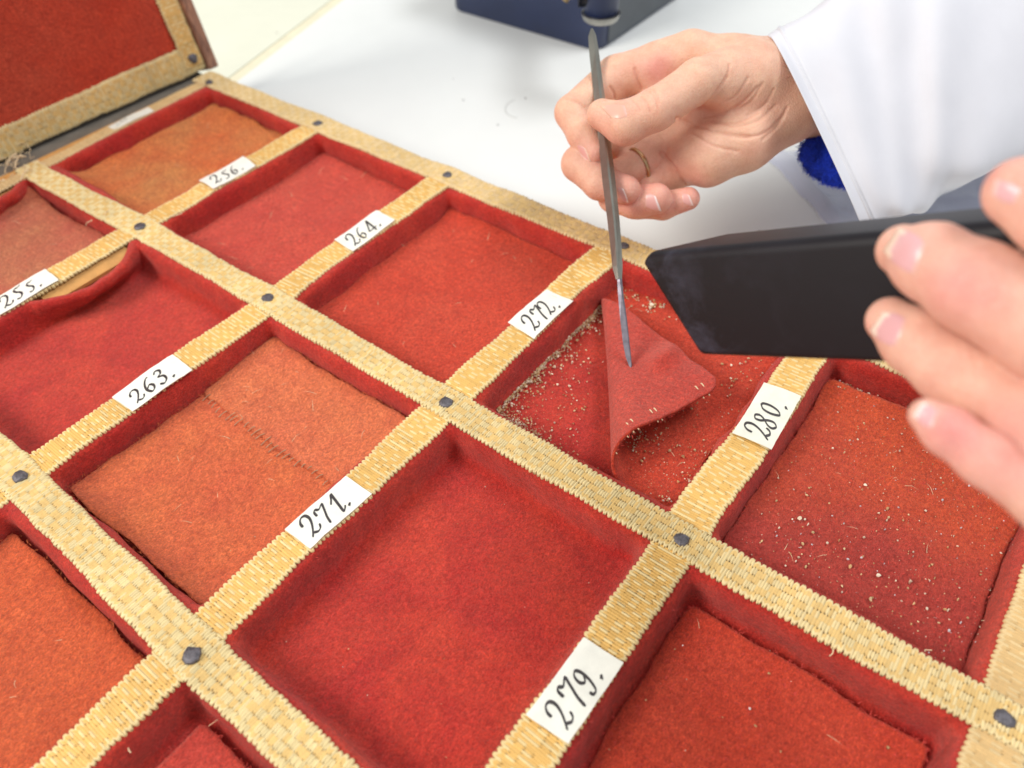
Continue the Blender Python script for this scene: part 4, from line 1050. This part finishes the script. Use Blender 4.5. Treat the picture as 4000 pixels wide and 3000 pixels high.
# ------------------------------------------------------------------ black vacuum nozzle
A1 = cp(2505, 1012, 21.7); A2 = cp(4000, 889, 14.9); B1 = cp(2750, 1372, 21.0); B2 = cp(4000, 1438, 14.6)
na = (A2 - A1 + B2 - B1); na /= np.linalg.norm(na)
nup = A1 - B1; nup -= (nup @ na) * na; nup /= np.linalg.norm(nup)
nnn = np.cross(na, nup)
if nnn @ (CAM - A1) < 0: nnn = -nnn
o0 = A1 + nup * .16; proj = lambda p: np.array([(p - o0) @ na, (p - o0) @ nup, (p - o0) @ nnn])
a1, a2, b1, b2 = map(proj, (A1, A2, B1, B2))
Hn = -(b1[1] + b2[1]) / 2 + .16; TH = 2.6; LX = a2[0] + 9
lx_b = b1[0]
def nprof(ins, nr=6):
    r0 = .30 - ins * .6; L = []
    rb = r0 * .5
    for (v, w, rr_, s0) in ((-r0 - ins, -r0 - ins, r0, 0), (-Hn + rb + ins, -rb - ins, rb, 90), (-Hn + rb + ins, -TH + rb + ins, rb, 180), (-r0 - ins, -TH + r0 + ins, r0, 270)):
        for k in range(nr + 1):
            a = math.radians(s0 + 90 * k / nr); L.append((v + rr_ * math.cos(a), w + rr_ * math.sin(a)))
    return np.array(L)
out, inn = nprof(0), nprof(.14); m = len(out)
def xstart(v, w):     # slanted, slightly bowed mouth, corner rounded at the top
    t = max(-v / Hn, 0); return lx_b * t ** 1.3 - .05 + .22 * math.exp(-(t / .09) ** 2) + 1.25 * (-w / TH)
stations = np.concatenate([np.linspace(0, 1, 40)])
rowsN, colN = [], []
def nrow(prof, t):
    return np.array([o0 + na * (xstart(v, w) + (LX - xstart(v, w)) * t) + nup * v + nnn * w for v, w in prof])
seq = [(inn, .5), (inn, .25), (inn, .0)] + [(out, t ** 1.5) for t in stations]
for pr, t in seq:
    rowsN.append(nrow(pr, t)); d_ = t * LX
    colN.append([[math.exp(-d_ / 1.3) * .95 + .02] * 3] * m)
NV = np.array(rowsN); F = gridF(len(seq), m, False, True)
noz = obj('vacuum_nozzle', NV.reshape(-1, 3), [tuple(q) for q in F.tolist()] + [tuple(range((len(seq) - 1) * m, len(seq) * m))], M_noz, None, True, np.array(colN).reshape(-1, 3))
import bmesh
bm_ = bmesh.new(); bm_.from_mesh(noz.data); bmesh.ops.recalc_face_normals(bm_, faces=bm_.faces); bm_.to_mesh(noz.data); bm_.free()
noz.data.polygons.foreach_set('use_smooth', np.ones(len(noz.data.polygons), bool))
tag(noz, 'black plastic vacuum crevice nozzle with a slanted dusty mouth, held in the left hand', 'vacuum nozzle')
def face_d(x, y):   # camera depth of the nozzle's front face under a photo pixel
    r_ = ray(x, y); return ((o0 - CAM) @ nnn) / (r_ @ nnn)

# left hand
LH = Hand()
def fpts(L, off):
    out = []
    for k, (x, y, rpx, *o) in enumerate(L):
        d = face_d(min(x, 4300), min(y, 1430)) - off - (o[0] if o else 0); d = d - rpx * d / F_PX; out.append((x, y, d, rpx))
    return out
mid_f = fpts([(3528, 978, 100), (3640, 1022, 148), (3811, 1121, 176), (4080, 1290, 188), (4420, 1520, 200, .4)], .0)
ring_f = fpts([(3478, 1252, 92), (3575, 1332, 124), (3720, 1440, 140), (4000, 1640, 152, .3), (4340, 1880, 170, .8)], .0)
idx_f = fpts([(3988, 752, 136), (4130, 850, 150), (4400, 1050, 170)], -.2)
lit_f = [(3618, 1622, 14.2, 66), (3700, 1682, 14.0, 92), (3850, 1790, 13.7, 104), (4100, 1975, 13.2, 112), (4400, 2180, 12.8, 120)]
def ext(L, p): return L + [p]
kn = (5050, 1900, 10.6, 300)
LH.kp = .5
LH.addpalm((4900, 1500, 11.6, 260), (5000, 2300, 11.6, 240))
LH.addpalm((4900, 1500, 11.6, 260), (5400, 2100, 11.5, 300))
for L in (mid_f, ring_f, idx_f, lit_f):
    q = L[-1]; nxt = {id(mid_f): (4900, 1800, 11.4, 215), id(ring_f): (4950, 2200, 11.4, 190), id(idx_f): (4900, 1450, 11.6, 200), id(lit_f): (4980, 2480, 11.8, 160)}[id(L)]
    LH.finger((L + [nxt])[::-1], .3, .2, 1)
for pts, rr in (([(3800, 1010), (3850, 1090), (3830, 1180)], .012), ([(3880, 1050), (3910, 1120), (3890, 1200)], .014), ([(3930, 1070), (3960, 1150), (3940, 1230)], .012),
                ([(3740, 1330), (3760, 1400), (3730, 1470)], .012), ([(3800, 1380), (3820, 1450), (3790, 1520)], .012)):
    LH.crease(pts, 13.5, rr, .05)
V, F = LH.mesh(.05)
lh = obj('hand', V, F, M_skin, person, True, skin_cols(V, [(cp(3720, 1120, 13.3), .9, .8), (cp(3480, 1280, 14), .5, .8), (cp(3640, 1400, 13.4), .7, .75), (cp(3720, 1690, 13.5), .7, .8), (cp(3900, 1790, 13.3), .8, .5), (cp(3960, 740, 14), .6, .6)], 13, None, lin(232, 185, 164), lin(226, 148, 146)))
lh['label'] = 'left hand steadying the black vacuum nozzle'
nail(LH, lh, [(3632, 935), (3572, 1100), (3436, 1000), (3520, 872)], 13.6, .2, (240, 218, 196), base=(218, 166, 168))
nail(LH, lh, [(3556, 1232), (3500, 1378), (3386, 1310), (3462, 1205)], 14.0, .2, (242, 224, 206), base=(218, 166, 168))
nail(LH, lh, [(3672, 1600), (3640, 1690), (3556, 1632), (3612, 1562)], 14.2, .2, (244, 230, 222), base=(218, 166, 168))
nail(LH, lh, [(4010, 735), (3960, 810), (3868, 770), (3890, 690)], 13.6, .15, (236, 200, 190), base=(218, 166, 168))
